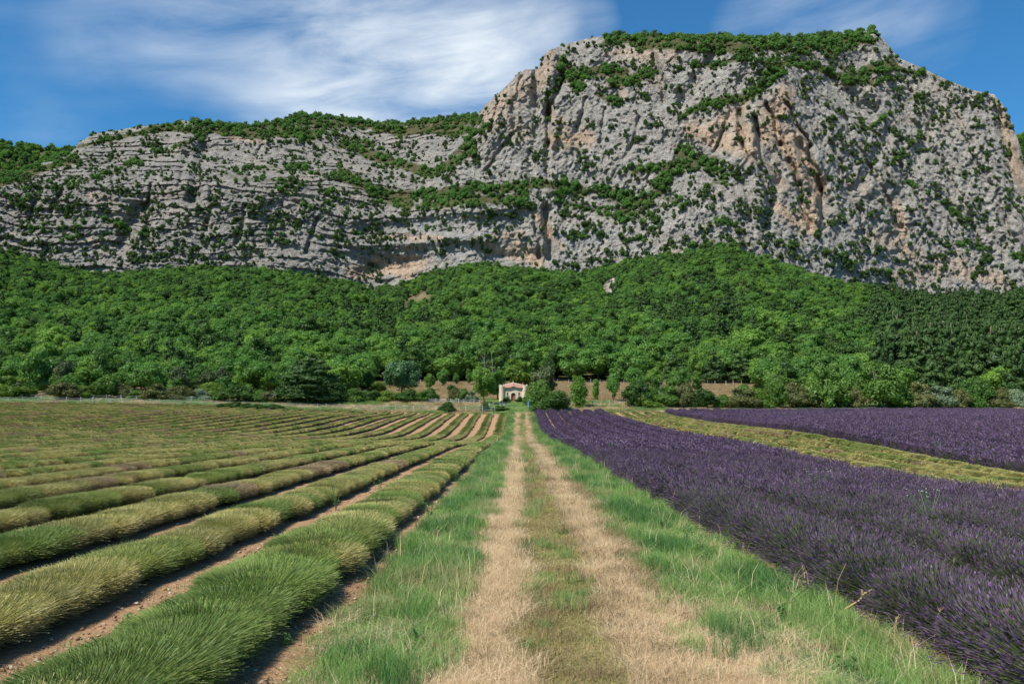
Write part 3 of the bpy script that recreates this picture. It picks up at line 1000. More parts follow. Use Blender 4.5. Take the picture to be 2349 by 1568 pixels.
OAKS = forest_variants()
TRUNKS = [trunk_mesh('oak_trunk', M_BARK, 7, 0.55, 0.022, 5), trunk_mesh('oak_trunk', M_PALEBARK, 8, 0.6, 0.018, 5, 0.2, 0.08)]
PINES = [crown_mesh('pine_crown', M_PINE, 140 + i, lobes_pine((9, 7, 10)[i], (.25, .33, .21)[i], (.16, .10, .12)[i], (.7, .5, .85)[i]), 1900, 0.030, up=0.3, core=0.75, flat=.6) for i in range(3)]
PTRUNK = trunk_mesh('pine_trunk', M_BARK, 12, 0.95, 0.018, 0)
DEAD = crown_mesh('bare_crown', M_HOLM, 160, lobes_round(14, 0.36, 0.2, 0.98, (0.10, 0.17)), 900, 0.03, core=0.4)

# the trees stand on the slope in a jittered grid
rf = np.random.default_rng(5)
cand = []
D_ = 151.0
while D_ < 590:
    stp = 4.1 if D_ < 300 else 4.15
    half = D_ * 0.80
    xs = np.arange(-half, half, stp)
    xs = xs + rf.uniform(-.45, .45, len(xs)) * stp
    ds = D_ + rf.uniform(-.45, .45, len(xs)) * stp
    cand.append(np.stack([xs, ds], -1))
    D_ += stp * 0.95
cand = np.concatenate(cand)
cpx = VPX + cand[:, 0] / cand[:, 1] * FPX
tcol = (cand[:, 1] - 196.0) / (forest_D(cpx) - 196.0)
hedged = ((cpx < 840) | (cpx > 1735)) & (cand[:, 1] > 155 + 6 * vnoise(P3(cand[:, 0] / 9, 0, 0), 12))
ok = ((tcol > 0.004) | hedged) & (tcol < 1.02)
cand, cpx, tcol = cand[ok], cpx[ok], tcol[ok]
pos = slope_point(cpx, np.maximum(tcol, 0))
flat_ = tcol <= 0.004
pos[flat_] = P3(cand[flat_, 0], cand[flat_, 1], ground_z(cand[flat_, 0], cand[flat_, 1]) - .1)
ppx, ppy = project(pos)
keep = rf.random(len(pos)) > np.clip(1.3 * bare_mask(ppx, ppy - 8) + .9 * bare_mask(ppx, ppy - 18) + 2.2 * scree_mask(ppx, ppy - 6) + 1.6 * scree_mask(ppx, ppy - 20), 0, 0.90)
dens = fbm(pos / 35.0, 2, 88)
keep &= rf.random(len(pos)) < 0.93 + 0.3 * dens
pos, ppx, ppy = pos[keep], ppx[keep], ppy[keep]
hgt = rf.triangular(3.2, 5.4, 10.5, len(pos)) * np.interp(pos[:, 1], [200, 330, 560], [.86, .82, .72]) * (1.0 + 0.3 * fbm(pos / 40.0, 2, 90))
front = pos[:, 1] < 235
pine_p = np.clip(smooth(1900, 2100, ppx) * smooth(670, 730, ppy) * 1.1 * (.40 + .32 * smooth(2000, 2150, ppx)), 0, .68)
pine_p = np.maximum(pine_p, 0.55 * np.exp(-((ppx - 1640) / 140) ** 2 - ((ppy - 760) / 60) ** 2))
pine_p = np.maximum(pine_p, 0.45 * np.exp(-((ppx - 880) / 90) ** 2 - ((ppy - 750) / 40) ** 2))
pine_p = np.maximum(pine_p, 0.05)
is_pine = rf.random(len(pos)) < pine_p
hgt[is_pine] *= 1.28
hgt[is_pine & (ppx > 2000)] *= 1.5
hgt[pos[:, 1] < 190] *= 0.9
hgt = np.where((ppx < 840) & (pos[:, 1] < 160), hgt * .8, hgt)
is_pine_r = is_pine & (ppx > 1900)
rotz = rf.uniform(0, 6.283, len(pos))
vis = (ppx > -60) & (ppx < 2410)
order = np.argsort(-(hgt / pos[:, 1]) * vis)
solo = np.zeros(len(pos), bool)
n_o = n_p = 0
for i in order:
    if not vis[i]:
        continue
    if is_pine[i] and n_p < 120:
        solo[i] = True
        n_p += 1
    elif not is_pine[i] and n_o < 280:
        solo[i] = True
        n_o += 1
sc3 = np.stack([hgt * rf.uniform(.85, 1.35, len(pos)), hgt * rf.uniform(.85, 1.35, len(pos)), hgt], -1)
for i in np.nonzero(solo)[0]:
    if is_pine[i]:
        o = plant_tree('pine_tree', 'dark green pine in the wood on the slope, among others alike', 'pine tree', pos[i], hgt[i], 1.0, PINES[rf.integers(3)], PTRUNK, rotz[i], 'pines in the wood on the slope')
    else:
        pale = rf.random() < .35
        o = plant_tree('oak_tree', 'bushy green oak in the wood at the foot of the mountain, among others alike', 'tree', pos[i], hgt[i], sc3[i, 0] / hgt[i], OAKS[rf.integers(7)], TRUNKS[1 if pale else 0], rotz[i], 'oaks in the wood below the cliff')
rest = ~solo
pick = np.where(is_pine, 7 + rf.integers(0, 3, len(pos)), rf.integers(0, 7, len(pos)))
WOODLIB = lib('wood_sources', OAKS + PINES)
rz3 = np.stack([np.zeros(len(pos)), np.zeros(len(pos)), rotz], -1)
scatter('woods', WOODLIB, pos[rest], rz3[rest], sc3[rest], pick[rest], label='dense green wood covering the slope up to the cliff')

# woods on the far hills
for V in FH:
    cells = V[3:26].reshape(-1, 3)
    n = 7000
    a = rf.integers(0, 22, n)
    b = rf.integers(0, V.shape[1] - 1, n)
    u, w = rf.random((n, 1)), rf.random((n, 1))
    p = (V[3 + a, b] * (1 - u) * (1 - w) + V[4 + a - 1 + 0, b + 1] * (1 - u) * w + V[np.minimum(4 + a, 25), b] * u * (1 - w) + V[np.minimum(4 + a, 25), b + 1] * u * w)
    h = rf.uniform(9, 14, n)
    scatter('far_woods', WOODLIB, p, np.stack([np.zeros(n), np.zeros(n), rf.uniform(0, 6.28, n)], -1), np.stack([h, h, h * .9], -1), rf.integers(0, 7, n), label='wood covering the far hill')

# ------------------------------------------------------------------ scrub on the mountain
SHRUBS = [crown_mesh('shrub', M_SCRUB, 200 + i, lobes_bush(7, 0.5, (.2, .32)), 260, 0.085) for i in range(4)]
SHRUBS += [crown_mesh('shrub', M_OAK, 210 + i, lobes_bush(8, 0.5, (.2, .3)), 300, 0.085) for i in range(3)]
rs = np.random.default_rng(9)
NS = 52000
ci = rs.integers(0, NT_ - 3, NS)
cands = np.nonzero((mpx > -110) & (mpx < 2430))[0]
cj = rs.choice(cands[:-1], NS)
sp = Pm[ci, cj]
spx, spy = PX[ci, cj], PY[ci, cj]
vv = veg[ci, cj]
cl_ = fbm(P3(spx / 26, spy / 17, 2), 3, 99)
ledge = vnoise(P3(spx / 45, 0, (spy + .06 * spx) / 7.5), 98)
base = 0.05 + 0.75 * smooth(.0, .42, cl_ + .28 * ledge + .22 * smooth(1050, 900, spx))
base *= (1 - 0.75 * np.clip(warm[ci, cj] * 1.2, 0, 1))
base *= np.where((spx > 1800) & (spy > 200), 1.0, 1.0)
base *= np.where((spy > 560) & (spx > 600) & (spx < 1300), 0.35, 1.0)
pr = np.maximum(base * 0.55, .66 * np.clip((vv + 1.15 * cl_ + .25 * ledge) * 1.05, 0, 1) ** 1.4)
area = (vbot - vtop)[cj] / 480.0
ok = rs.random(NS) < pr * np.clip(area, 0.1, 1.2)
sp, spx, spy, vv = sp[ok], spx[ok], spy[ok], vv[ok]
dens_v = np.clip(vv * 1.3, 0, 1)
ss = rs.triangular(1.1, 1.8, 4.2, len(sp)) * (1 + .7 * dens_v * rs.random(len(sp))) * (0.8 + .4 * rs.random(len(sp)))
isoak = rs.random(len(sp)) < dens_v * 0.75
pk = np.where(isoak, 4 + rs.integers(0, 3, len(sp)), rs.integers(0, 4, len(sp)))
sp = sp + np.array([0, -0.5, -0.35]) * ss[:, None] * .5
order = np.argsort(-ss / sp[:, 1])
big300 = order[:300]
m_rest = np.ones(len(sp), bool)
m_rest[big300] = False
for i in big300:
    o = obj('shrub', SHRUBS[pk[i]], None, tuple(sp[i]))
    o.rotation_euler = (0, 0, rs.uniform(0, 6.28))
    o.scale = (ss[i], ss[i], ss[i] * rs.uniform(.8, 1.15))
    tag(o, 'rounded green shrub growing on the grey limestone face, among others alike', 'shrub', 'shrubs on the limestone face')
SHL = lib('scrub_sources', SHRUBS)
n = len(sp)
scatter('scrub', SHL, sp[m_rest], np.stack([np.zeros(n), np.zeros(n), rs.uniform(0, 6.28, n)], -1)[m_rest],
        np.stack([ss, ss, ss * rs.uniform(.75, 1.2, n)], -1)[m_rest], pk[m_rest], label='green scrub dotted over the limestone mountain')

# trees along the ridge lines
rid = np.nonzero((mpx > -100) & (mpx < 2340))[0]
rp = []
for back in (0, 1, 2):
    for j in rid[::2]:
        x_ = mpx[j]
        wooded = (430 < x_ < 1095) or (1395 < x_ < 2010) or x_ < 160
        if rs.random() < (0.5 if wooded else ((.40 if x_ < 1000 else .12) if back < 2 else 0)):
            q_ = Pm[-1 - back * 2, j] + np.array([0, 4.0 * rs.random(), -.6])
            rp.append((*q_, rs.uniform(3.5, 6.5) if wooded else rs.uniform(2, 3.5)))
rp = np.array(rp)
n = len(rp)
scatter('ridge_woods', SHL, rp[:, :3], np.stack([np.zeros(n), np.zeros(n), rs.uniform(0, 6.28, n)], -1), np.stack([rp[:, 3]] * 3, -1), rs.integers(3, 7, n), label='low wood along the mountain crest')

# ------------------------------------------------------------------ lavender plants
M_CUT = leaf_mat('cut_lavender_stems', (1, 1, 1), (1, 1, 1), 0.15, attr='Col')
M_BLOOM = leaf_mat('lavender_flower_spikes', (1, 1, 1), (1, 1, 1), 0.12, attr='Col')


def stems_np(r, n, rx, ry, h, w, base, mid, tip, seg=0.55, lift=0.05, jit=0.055, flat_top=0.62, low=0.0, pw=.75):
    """n thin stems fanning out of one root to a dome; returns verts, quads, colours, tip points, directions"""
    ct = r.uniform(low, 1.0, n)
    ph = r.uniform(0, 2 * math.pi, n)
    st = np.sqrt(1 - ct * ct)
    k = 1 + r.normal(size=n) * jit
    sq = st ** pw
    tipp = np.stack([rx * sq * np.cos(ph) * k, ry * sq * np.sin(ph) * k, lift + h * ct ** flat_top * k], -1)
    root = np.stack([0.12 * rx * np.cos(ph), 0.12 * ry * np.sin(ph), np.full(n, 0.03)], -1)
    d = tipp - root
    a = root + d * (1 - seg) + np.array([0, 0, 0.05]) * (1 - ct)[:, None]
    L = np.linalg.norm(d, axis=1)[:, None]
    dn = d / L
    side = np.cross(dn, r.normal(size=(n, 3)))
    side /= np.linalg.norm(side, axis=1)[:, None]
    ww = w * r.uniform(.6, 1.3, (n, 1))
    v = np.stack([a - side * ww * .5, a + side * ww * .5, tipp + side * ww * .35, tipp - side * ww * .35], 1).reshape(-1, 3)
    m = r.random((n, 1))
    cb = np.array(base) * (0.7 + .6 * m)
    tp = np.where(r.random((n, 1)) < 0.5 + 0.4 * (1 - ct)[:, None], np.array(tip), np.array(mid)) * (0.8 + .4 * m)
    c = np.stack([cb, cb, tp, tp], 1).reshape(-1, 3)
    return v, np.arange(4 * n).reshape(-1, 4), c, tipp, dn


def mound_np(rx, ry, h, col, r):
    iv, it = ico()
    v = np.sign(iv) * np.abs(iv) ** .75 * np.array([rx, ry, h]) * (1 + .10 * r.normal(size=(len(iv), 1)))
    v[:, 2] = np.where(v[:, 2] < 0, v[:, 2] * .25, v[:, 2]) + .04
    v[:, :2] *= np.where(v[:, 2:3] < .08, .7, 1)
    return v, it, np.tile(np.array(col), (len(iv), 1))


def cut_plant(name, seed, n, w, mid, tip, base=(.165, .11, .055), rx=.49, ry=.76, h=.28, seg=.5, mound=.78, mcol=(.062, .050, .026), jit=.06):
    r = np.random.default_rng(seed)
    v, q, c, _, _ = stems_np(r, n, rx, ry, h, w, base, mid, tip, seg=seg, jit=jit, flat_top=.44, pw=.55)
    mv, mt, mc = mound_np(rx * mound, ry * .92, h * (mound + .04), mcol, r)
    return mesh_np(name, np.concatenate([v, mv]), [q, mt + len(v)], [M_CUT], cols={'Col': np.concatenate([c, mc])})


GREENM, OLIVEM, BROWNM = (.15, .26, .055), (.32, .325, .088), (.28, .205, .115)
TIPG, TIPO, TIPB = (.25, .32, .09), (.52, .45, .19), (.44, .33, .19)


def spikes_np(r, tips, dirs, L, w, dens_col):
    n = len(tips)
    dirs = dirs + r.normal(size=dirs.shape) * .12
    dirs /= np.linalg.norm(dirs, axis=1)[:, None]
    LL = L * r.uniform(.7, 1.3, (n, 1))
    s1 = np.cross(dirs, r.normal(size=(n, 3)))
    s1 /= np.linalg.norm(s1, axis=1)[:, None]
    s2 = np.cross(dirs, s1)
    V, Q = [], []
    for s in (s1, s2):
        ww = w * r.uniform(.7, 1.2, (n, 1)) * .5
        V.append(np.stack([tips - dirs * .15 * LL, tips + dirs * LL * .35 + s * ww, tips + dirs * LL, tips + dirs * LL * .35 - s * ww], 1).reshape(-1, 3))
    v = np.concatenate(V)
    q = np.arange(len(v)).reshape(-1, 4)
    pal = np.array(dens_col)
    pick = pal[r.integers(0, len(pal), n)] * r.uniform(.75, 1.25, (n, 1))
    c = np.repeat(pick, 4, 0)
    return v, q, np.concatenate([c, c])


PURPLES = [(.164, .098, .204), (.130, .078, .150), (.204, .136, .250), (.138, .098, .136), (.185, .142, .160), (.092, .058, .096)]


def bloom_np(seed, n, w, nsp, L, sw, rx=.64, ry=.54, h=.57):
    r = np.random.default_rng(seed)
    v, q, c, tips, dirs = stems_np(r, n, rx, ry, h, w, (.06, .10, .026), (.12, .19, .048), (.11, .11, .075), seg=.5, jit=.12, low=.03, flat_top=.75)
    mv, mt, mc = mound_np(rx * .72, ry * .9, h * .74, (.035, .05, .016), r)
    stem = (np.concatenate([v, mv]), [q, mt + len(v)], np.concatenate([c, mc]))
    k = r.permutation(n)[:nsp] if nsp <= n else r.integers(0, n, nsp)
    t = tips[k] + (0 if nsp <= n else r.normal(size=(nsp, 3)) * .05)
    return stem, spikes_np(r, t, dirs[k], L, sw, PURPLES)


def bloom_plant(name, *a, **k):
    (sv, sf, sc_), (fv, fq, fc) = bloom_np(*a, **k)
    off = len(sv)
    nf = sum(len(f) for f in sf)
    return mesh_np(name, np.concatenate([sv, fv]), sf + [fq + off], [M_CUT, M_BLOOM], mat_idx=np.concatenate([np.zeros(nf), np.ones(len(fq))]),
                   cols={'Col': np.concatenate([sc_, fc])})


def bloom_pair(*a, **k):
    (sv, sf, sc_), (fv, fq, fc) = bloom_np(*a, **k)
    return (mesh_np('lavender_plant', sv, sf, [M_CUT], cols={'Col': sc_}), mesh_np('flowers', fv, [fq], [M_BLOOM], cols={'Col': fc}))


# three levels of fineness; order: green, green, olive, olive, olive, brown
def cut_set(n, w, s0, **kw):
    cfg = [(GREENM, TIPG), (GREENM, TIPO), (OLIVEM, TIPO), (OLIVEM, TIPO), (OLIVEM, TIPG), (BROWNM, TIPB)]
    return [cut_plant('lavender_plant', s0 + i, n, w, a, b, (.16, .10, .06) if i == 5 else (.145, .10, .05), **kw) for i, (a, b) in enumerate(cfg)]


CUT0, CUT1, CUT2 = cut_set(13000, .0034, 300), cut_set(4000, .0075, 320), cut_set(900, .018, 340, seg=.46, mcol=(.05, .04, .022), jit=.05, rx=.50)  # far mounds: woody brown, coloured darker to stand in for shade between rows
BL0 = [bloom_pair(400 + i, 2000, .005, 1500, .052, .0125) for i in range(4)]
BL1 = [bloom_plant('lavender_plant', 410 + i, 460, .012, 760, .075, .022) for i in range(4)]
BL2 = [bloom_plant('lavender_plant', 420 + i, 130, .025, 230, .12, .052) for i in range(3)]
CUTLIB = lib('cut_lavender_sources', CUT1 + CUT2)
BLLIB = lib('bloom_sources', BL1 + BL2)
rl = np.random.default_rng(21)
ORD = ['', 'first', 'second', 'third', 'fourth', 'fifth', 'sixth', 'seventh', 'eighth', 'ninth', 'tenth', 'eleventh', 'twelfth', 'thirteenth', 'fourteenth', 'fifteenth', 'sixteenth', 'seventeenth', 'eighteenth',
       'nineteenth', 'twentieth', 'twenty-first', 'twenty-second', 'twenty-third', 'twenty-fourth', 'twenty-fifth', 'twenty-sixth', 'twenty-seventh', 'twenty-eighth', 'twenty-ninth', 'thirtieth', 'thirty-first',
       'thirty-second', 'thirty-third', 'thirty-fourth', 'thirty-fifth', 'thirty-sixth', 'thirty-seventh', 'thirty-eighth', 'thirty-ninth', 'fortieth', 'forty-first', 'forty-second', 'forty-third', 'forty-fourth',
       'forty-fifth', 'forty-sixth', 'forty-seventh', 'forty-eighth', 'forty-ninth', 'fiftieth', 'fifty-first', 'fifty-second']


def row(x0, kind, label, group, seed, near_to, spacing=.46):
    r = np.random.default_rng(seed)
    y0 = max(2.5, abs(x0) * 1.05 - 9)
    y1 = 133 + (1.5 if x0 < -25 else 0)
    ys = np.arange(y0, y1, spacing)
    ys = ys + r.normal(size=len(ys)) * .09
    bend = -0.85 * smooth(30, 130, ys) if x0 > 0 else 0.25 * smooth(60, 130, ys)
    xs = x0 + bend + r.normal(size=len(ys)) * .04
    keep = r.random(len(ys)) > (.012 if kind == 'cut' else 0.0)
    xs, ys = xs[keep], ys[keep]
    n = len(ys)
    g = .5 + .5 * fbm(P3(xs * 0 + x0 * 3.1, ys / 1.5, seed), 3, 61)
    sz = .82 + .32 * g + r.normal(size=n) * .02
    sx = sz * r.uniform(.9, 1.1, n)
    rot = r.uniform(-.35, .35, n) + np.where(r.random(n) < .5, math.pi, 0)
    bn = fbm(P3(x0 * 2.7, ys / 3.4, 5), 3, 62)
    gn = fbm(P3(x0 * 1.3, ys / 9.0, 8), 2, 63)
    if kind == 'cut':
        greener = 0.62 if x0 == ROWS_L[0] else (.22 if x0 in ROWS_L[1:3] else .06)
        u = np.clip(.5 + .85 * fbm(P3(x0 * 5.1, ys / 1.3, 3), 2, 64) + .12 * r.normal(size=n), 0, .999)
        hue = 2 + np.floor(2.999 * np.clip(.5 + .9 * fbm(P3(x0 * 4.3, ys / 2.1, 6), 2, 65) + .1 * r.normal(size=n), 0, .999)).astype(int)
        far_boost = 0.0 if x0 > -14 else 0.06
        v = np.where(bn > .40 - far_boost, 5, np.where(u < greener + .35 * gn, r.integers(0, 2, n), hue))
        if x0 == ROWS_L[0]:
            v = np.where(v == 5, 3, v)
            v = np.where(ys < 10.5, r.integers(0, 2, n), v)
            sx *= 1.18
            sz *= 1.1
    else:
        v = r.integers(0, 12, n)
    z = ground_z(xs, ys)
    o = empty('lavender_row', (x0, float(ys[0]), float(z[0])))
    tag(o, label, 'lavender row', group)
    near = ys < near_to
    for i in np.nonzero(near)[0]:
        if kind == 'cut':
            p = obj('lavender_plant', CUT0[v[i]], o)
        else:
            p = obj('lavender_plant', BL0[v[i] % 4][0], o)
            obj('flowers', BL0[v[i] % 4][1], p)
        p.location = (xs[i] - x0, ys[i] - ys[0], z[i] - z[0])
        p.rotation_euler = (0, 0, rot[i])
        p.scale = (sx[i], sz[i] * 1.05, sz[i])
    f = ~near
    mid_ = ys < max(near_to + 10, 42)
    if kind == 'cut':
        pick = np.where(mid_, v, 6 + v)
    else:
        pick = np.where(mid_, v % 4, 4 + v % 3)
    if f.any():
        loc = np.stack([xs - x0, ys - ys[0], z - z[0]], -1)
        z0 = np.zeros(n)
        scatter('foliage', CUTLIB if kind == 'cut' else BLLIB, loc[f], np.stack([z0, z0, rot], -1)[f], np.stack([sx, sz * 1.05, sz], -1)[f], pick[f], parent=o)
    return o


ROWS_L = [-2.66 - 2.0 * i for i in range(40)]
for i, x0 in enumerate(ROWS_L):
    row(x0, 'cut', '%s cut olive green lavender row left of the grassy track' % ORD[i + 1], 'cut lavender rows left of the track', 500 + i, 27 if i < 6 else 0)
ROWS_R = [4.08 + 1.82 * i for i in range(42)]
for i, x0 in enumerate(ROWS_R):
    if i < 6:
        row(x0, 'bloom', '%s purple lavender row right of the grassy track, before the cut strip' % ORD[i + 1], 'purple lavender rows beside the track', 600 + i, 19 if i < 4 else 0)
    elif i < 11:
        row(x0, 'cut', '%s cut yellow green lavender row of the strip between the purple blocks' % ORD[i - 5], 'cut lavender rows between the purple blocks', 600 + i, 0)
    else:
        row(x0, 'bloom', '%s purple lavender row beyond the cut yellow green strip' % ORD[i - 10], 'purple lavender rows beyond the cut strip', 600 + i, 0)

# ------------------------------------------------------------------ grass of the track and verges
M_GRASS = leaf_mat('green_grass', (.16, .30, .075), (.38, .53, .17), 0.40)
M_STRAW = leaf_mat('dry_grass', (.60, .43, .26), (.92, .73, .50), 0.35)
M_GRASS2 = leaf_mat('deep_green_grass', (.075, .185, .050), (.17, .32, .09), 0.35)
M_GRASS3 = leaf_mat('yellowing_grass', (.24, .30, .10), (.46, .46, .20), 0.35)
M_MOWN = leaf_mat('mown_grass', (.27, .25, .08), (.54, .42, .20), 0.3)
M_TAN = leaf_mat('tan_grass', (.25, .18, .095), (.44, .31, .17), 0.3)
M_FLORET = leaf_mat('grey_florets', (.38, .40, .34), (.58, .58, .52), 0.2)
M_WHITE = leaf_mat('white_florets', (.5, .5, .42), (.75, .75, .68), 0.2)


def tuft(name, mat, seed, n, h, rad, w, lean=.5, flop=.35, seeds=None):
    r = np.random.default_rng(seed)
    a = r.uniform(0, 6.283, n)
    m = np.sqrt(r.random(n)) * rad
    b = np.stack([np.cos(a) * m, np.sin(a) * m, np.full(n, -.01)], -1)
    hh = h * r.uniform(.45, 1.15, n)
    d = r.uniform(0, 6.283, n)
    ln = np.abs(r.normal(size=n)) * lean * hh
    dirv = np.stack([np.cos(d), np.sin(d), np.zeros(n)], -1)
    p1 = b + dirv * (ln * .35)[:, None] + np.array([0, 0, 1]) * (hh * .6)[:, None]
    p2 = b + dirv * (ln * (1 + flop))[:, None] + np.array([0, 0, 1]) * (hh * (1 - flop * .3 * r.random(n)))[:, None]
    s = np.stack([-np.sin(d + r.normal(size=n)), np.cos(d + r.normal(size=n)), np.zeros(n)], -1) * (w * r.uniform(.6, 1.3, n))[:, None] * .5
    v = np.stack([b - s, b + s, p1 + s * .8, p1 - s * .8, p2], 1).reshape(-1, 3)
    k = np.arange(n)[:, None] * 5
    return mesh_np(name, v, [k + np.array([[0, 1, 2, 3]]), k + np.array([[3, 2, 4]])], [mat])


GT = [tuft('grass', (M_GRASS, M_GRASS2, M_GRASS3)[i], 700 + i, 75, .19 + .04 * (i % 2), .16, .0055) for i in range(3)]          # 0-2 green
ST = [tuft('dry_grass', M_STRAW, 710 + i, 80, .12 + .05 * (i % 2), .19, .0042, 1.0, .6) for i in range(3)]  # 3-5 straw
MT = [tuft('mown_grass', M_MOWN, 720 + i, 55, .07, .20, .0075, 1.3, .6) for i in range(3)]               # 6-8 mown
TT = [tuft('tan_grass', M_TAN, 730 + i, 50, .17, .18, .006, .7, .5) for i in range(2)]                   # 9-10 tan
WT = [tuft('flowering_grass', M_GRASS, 740, 50, .24, .18, .006), tuft('florets', M_FLORET, 741, 5, .24, .2, .005, .6, .2)]  # 11-12
WT.append(tuft('seed_stalks', M_STRAW, 745, 7, .46, .2, .0042, .55, .35))
GRASSLIB = lib('grass_sources', GT + ST + MT + TT + WT)


def strips(x, y, r):
    """kind of grass at a place across the track"""
    n1 = fbm(P3(x / 1.1, y / 2.6, 1), 3, 81)
    n2 = fbm(P3(x / .35, y / .6, 4), 2, 82)
    xx = x + (.16 * n1 + .10 * n2) * (1 + .7 * smooth(12, 6, y))
    u = r.random(len(x))
    v = np.full(len(x), -1)
    g3 = r.integers(0, 3, len(x))
    gc = fbm(P3(x / .8, y / 1.5, 9), 3, 83) + r.normal(size=len(x)) * .12
    gg = np.where(gc > .16, 1, np.where(gc < -.36, 2, 0))
    # left verge, straw rut, mown middle, straw rut, tan shoulder, right verge
    v = np.where((xx > -1.72) & (xx <= -.6), np.where(u < .88, gg, np.where(u < .95, 3 + g3, 9)), v)
    v = np.where((xx > -.6) & (xx <= .03), np.where(u < .88, 3 + g3, 9), v)
    v = np.where((xx > .02) & (xx <= .98), np.where(u < .80, 6 + g3, np.where(u < .93, 9, gg)), v)
    v = np.where((xx > .95) & (xx <= 1.5), np.where(u < .82, 3 + g3, 10), v)
    v = np.where((xx > 1.5) & (xx <= 1.85), np.where(u < .62, 9 + g3 % 2, np.where(u < .85, 3 + g3, g3)), v)
    v = np.where((xx > 1.85) & (xx <= 3.5), np.where(u < .88, gg, np.where(u < .95, 3 + g3, 9)), v)
    v = np.where((xx > 1.2) & (xx <= 1.2 + .75 * smooth(13, 6.5, y)) & (u < .85), 3 + g3, v)
    # dry patches in the near verges
    drynear = smooth(12, 6, y) * smooth(2.9, 1.9, x) * (x > 1.5)
    v = np.where((v >= 0) & (v < 3) & (r.random(len(x)) < drynear * .8), 3 + g3, v)
    v = np.where((v >= 0) & (v < 3) & (x < -.2) & (r.random(len(x)) < .45 * smooth(9, 6, y)), 3 + g3, v)
    return v


gp, gv, gs = [], [], []
for (a, b, dn, sc_) in ((4.6, 9, 120, .80), (9, 16, 62, .95), (16, 30, 30, 1.15), (30, 60, 12, 1.5), (60, 135, 5, 2.0)):
    n = int((b - a) * 5.3 * dn)
    x = rl.uniform(-1.85, 3.55, n)
    y = rl.uniform(a, b, n)
    v = strips(x, y, rl)
    fl = (v >= 0) & (v < 3) & (rl.random(n) < np.where(x < 0, .16, .06) * smooth(14, 22, y))
    v = np.where(fl, 12, v)
    sd = (v >= 0) & (v < 3) & (rl.random(n) < .03 + .06 * smooth(20, 8, y))
    v = np.where(sd, 13, v)
    k = v >= 0
    gp.append(np.stack([x, y, ground_z(x, y)], -1)[k])
    gv.append(v[k])
    gs.append((sc_ * rl.uniform(.7, 1.25, n))[k])
gp, gv, gs = np.concatenate(gp), np.concatenate(gv), np.concatenate(gs)
n = len(gp)
hv = np.where((gv < 3), .95 + 1.15 * fbm(gp / np.array([.6, 1.1, 1]), 3, 91) + .12 * rl.normal(size=n), 1.0)
for name, sel, lab in (('green_grass', (gv < 3) | (gv > 10), 'bright green grass along both sides of the track'), ('dry_grass', ((gv >= 3) & (gv < 6)) | (gv == 9) | (gv == 10), 'straw coloured dry grass in the wheel lines of the track'),
                       ('mown_grass', (gv >= 6) & (gv < 9), 'short mown grass in the middle of the track')):
    scatter(name, GRASSLIB, gp[sel], np.stack([np.zeros(n), np.zeros(n), rl.uniform(0, 6.28, n)], -1)[sel], np.stack([gs, gs, gs * hv], -1)[sel], gv[sel], label=lab)

# meadow grass between the field and the hedges, and the dry pasture behind
n = 15000
x = rl.uniform(-125, 125, n)
y = rl.uniform(134, 154, n)
k = np.abs(x) < y * .82
x, y, n = x[k], y[k], k.sum()
v = np.where((np.abs(x + .2) < 4 + (y - 136) * .15) & (y < 151), rl.integers(0, 3, n), np.where(fbm(P3(x / 7, y / 3, 0), 2, 95) > .05, rl.integers(0, 3, n), np.where(rl.random(n) < .6, 9, rl.integers(3, 6, n))))
gap = (np.abs(x - .6) < 1.2) & (y < 136.5)
sc_ = rl.uniform(1.2, 2.6, n)
short = np.where((np.abs(x + .2) < 4.5) & (y > 134), .45, 1.0)
scatter('meadow_grass', GRASSLIB, np.stack([x, y, ground_z(x, y)], -1)[~gap], np.stack([0 * x, 0 * x, rl.uniform(0, 6.28, n)], -1)[~gap], np.stack([sc_ * 1.4, sc_ * 1.4, sc_ * short], -1)[~gap], v[~gap], label='rough meadow grass between field and hedge')
M_PAST = leaf_mat('pasture_straw', (.34, .25, .14), (.54, .41, .25), 0.3)
PASTLIB = lib('pasture_sources', [tuft('pasture_grass', M_PAST, 750 + i, 60, .2, .2, .008, .8, .4) for i in range(3)])
n = 12000
x = rl.uniform(-70, 110, n)
y = rl.uniform(156, 200, n)
v = rl.integers(0, 3, n)
sc_ = rl.uniform(1.5, 3.0, n)
scatter('pasture_grass', PASTLIB, np.stack([x, y, ground_z(x, y)], -1), np.stack([0 * x, 0 * x, rl.uniform(0, 6.28, n)], -1), np.stack([sc_ * 1.6, sc_ * 1.6, sc_ * .8], -1), v, label='dry straw coloured pasture behind the hedges')

# pale stones on the soil between the rows
M_STONE = pbr('pale_stone', lambda t: t.ramp(t.n('ShaderNodeObjectInfo').outputs['Random'], [(0, (.20, .115, .065)), (.55, (.36, .22, .125)), (.75, (.42, .31, .21)), (1, (.60, .52, .43))]), 0.9)


def pebble(seed):
    r = np.random.default_rng(seed)
    iv, it = ico()
    v = iv * (1 + .28 * r.normal(size=(len(iv), 1))) * np.array([.5, .38, .26])
    return mesh_np('stone', v, [it], [M_STONE])


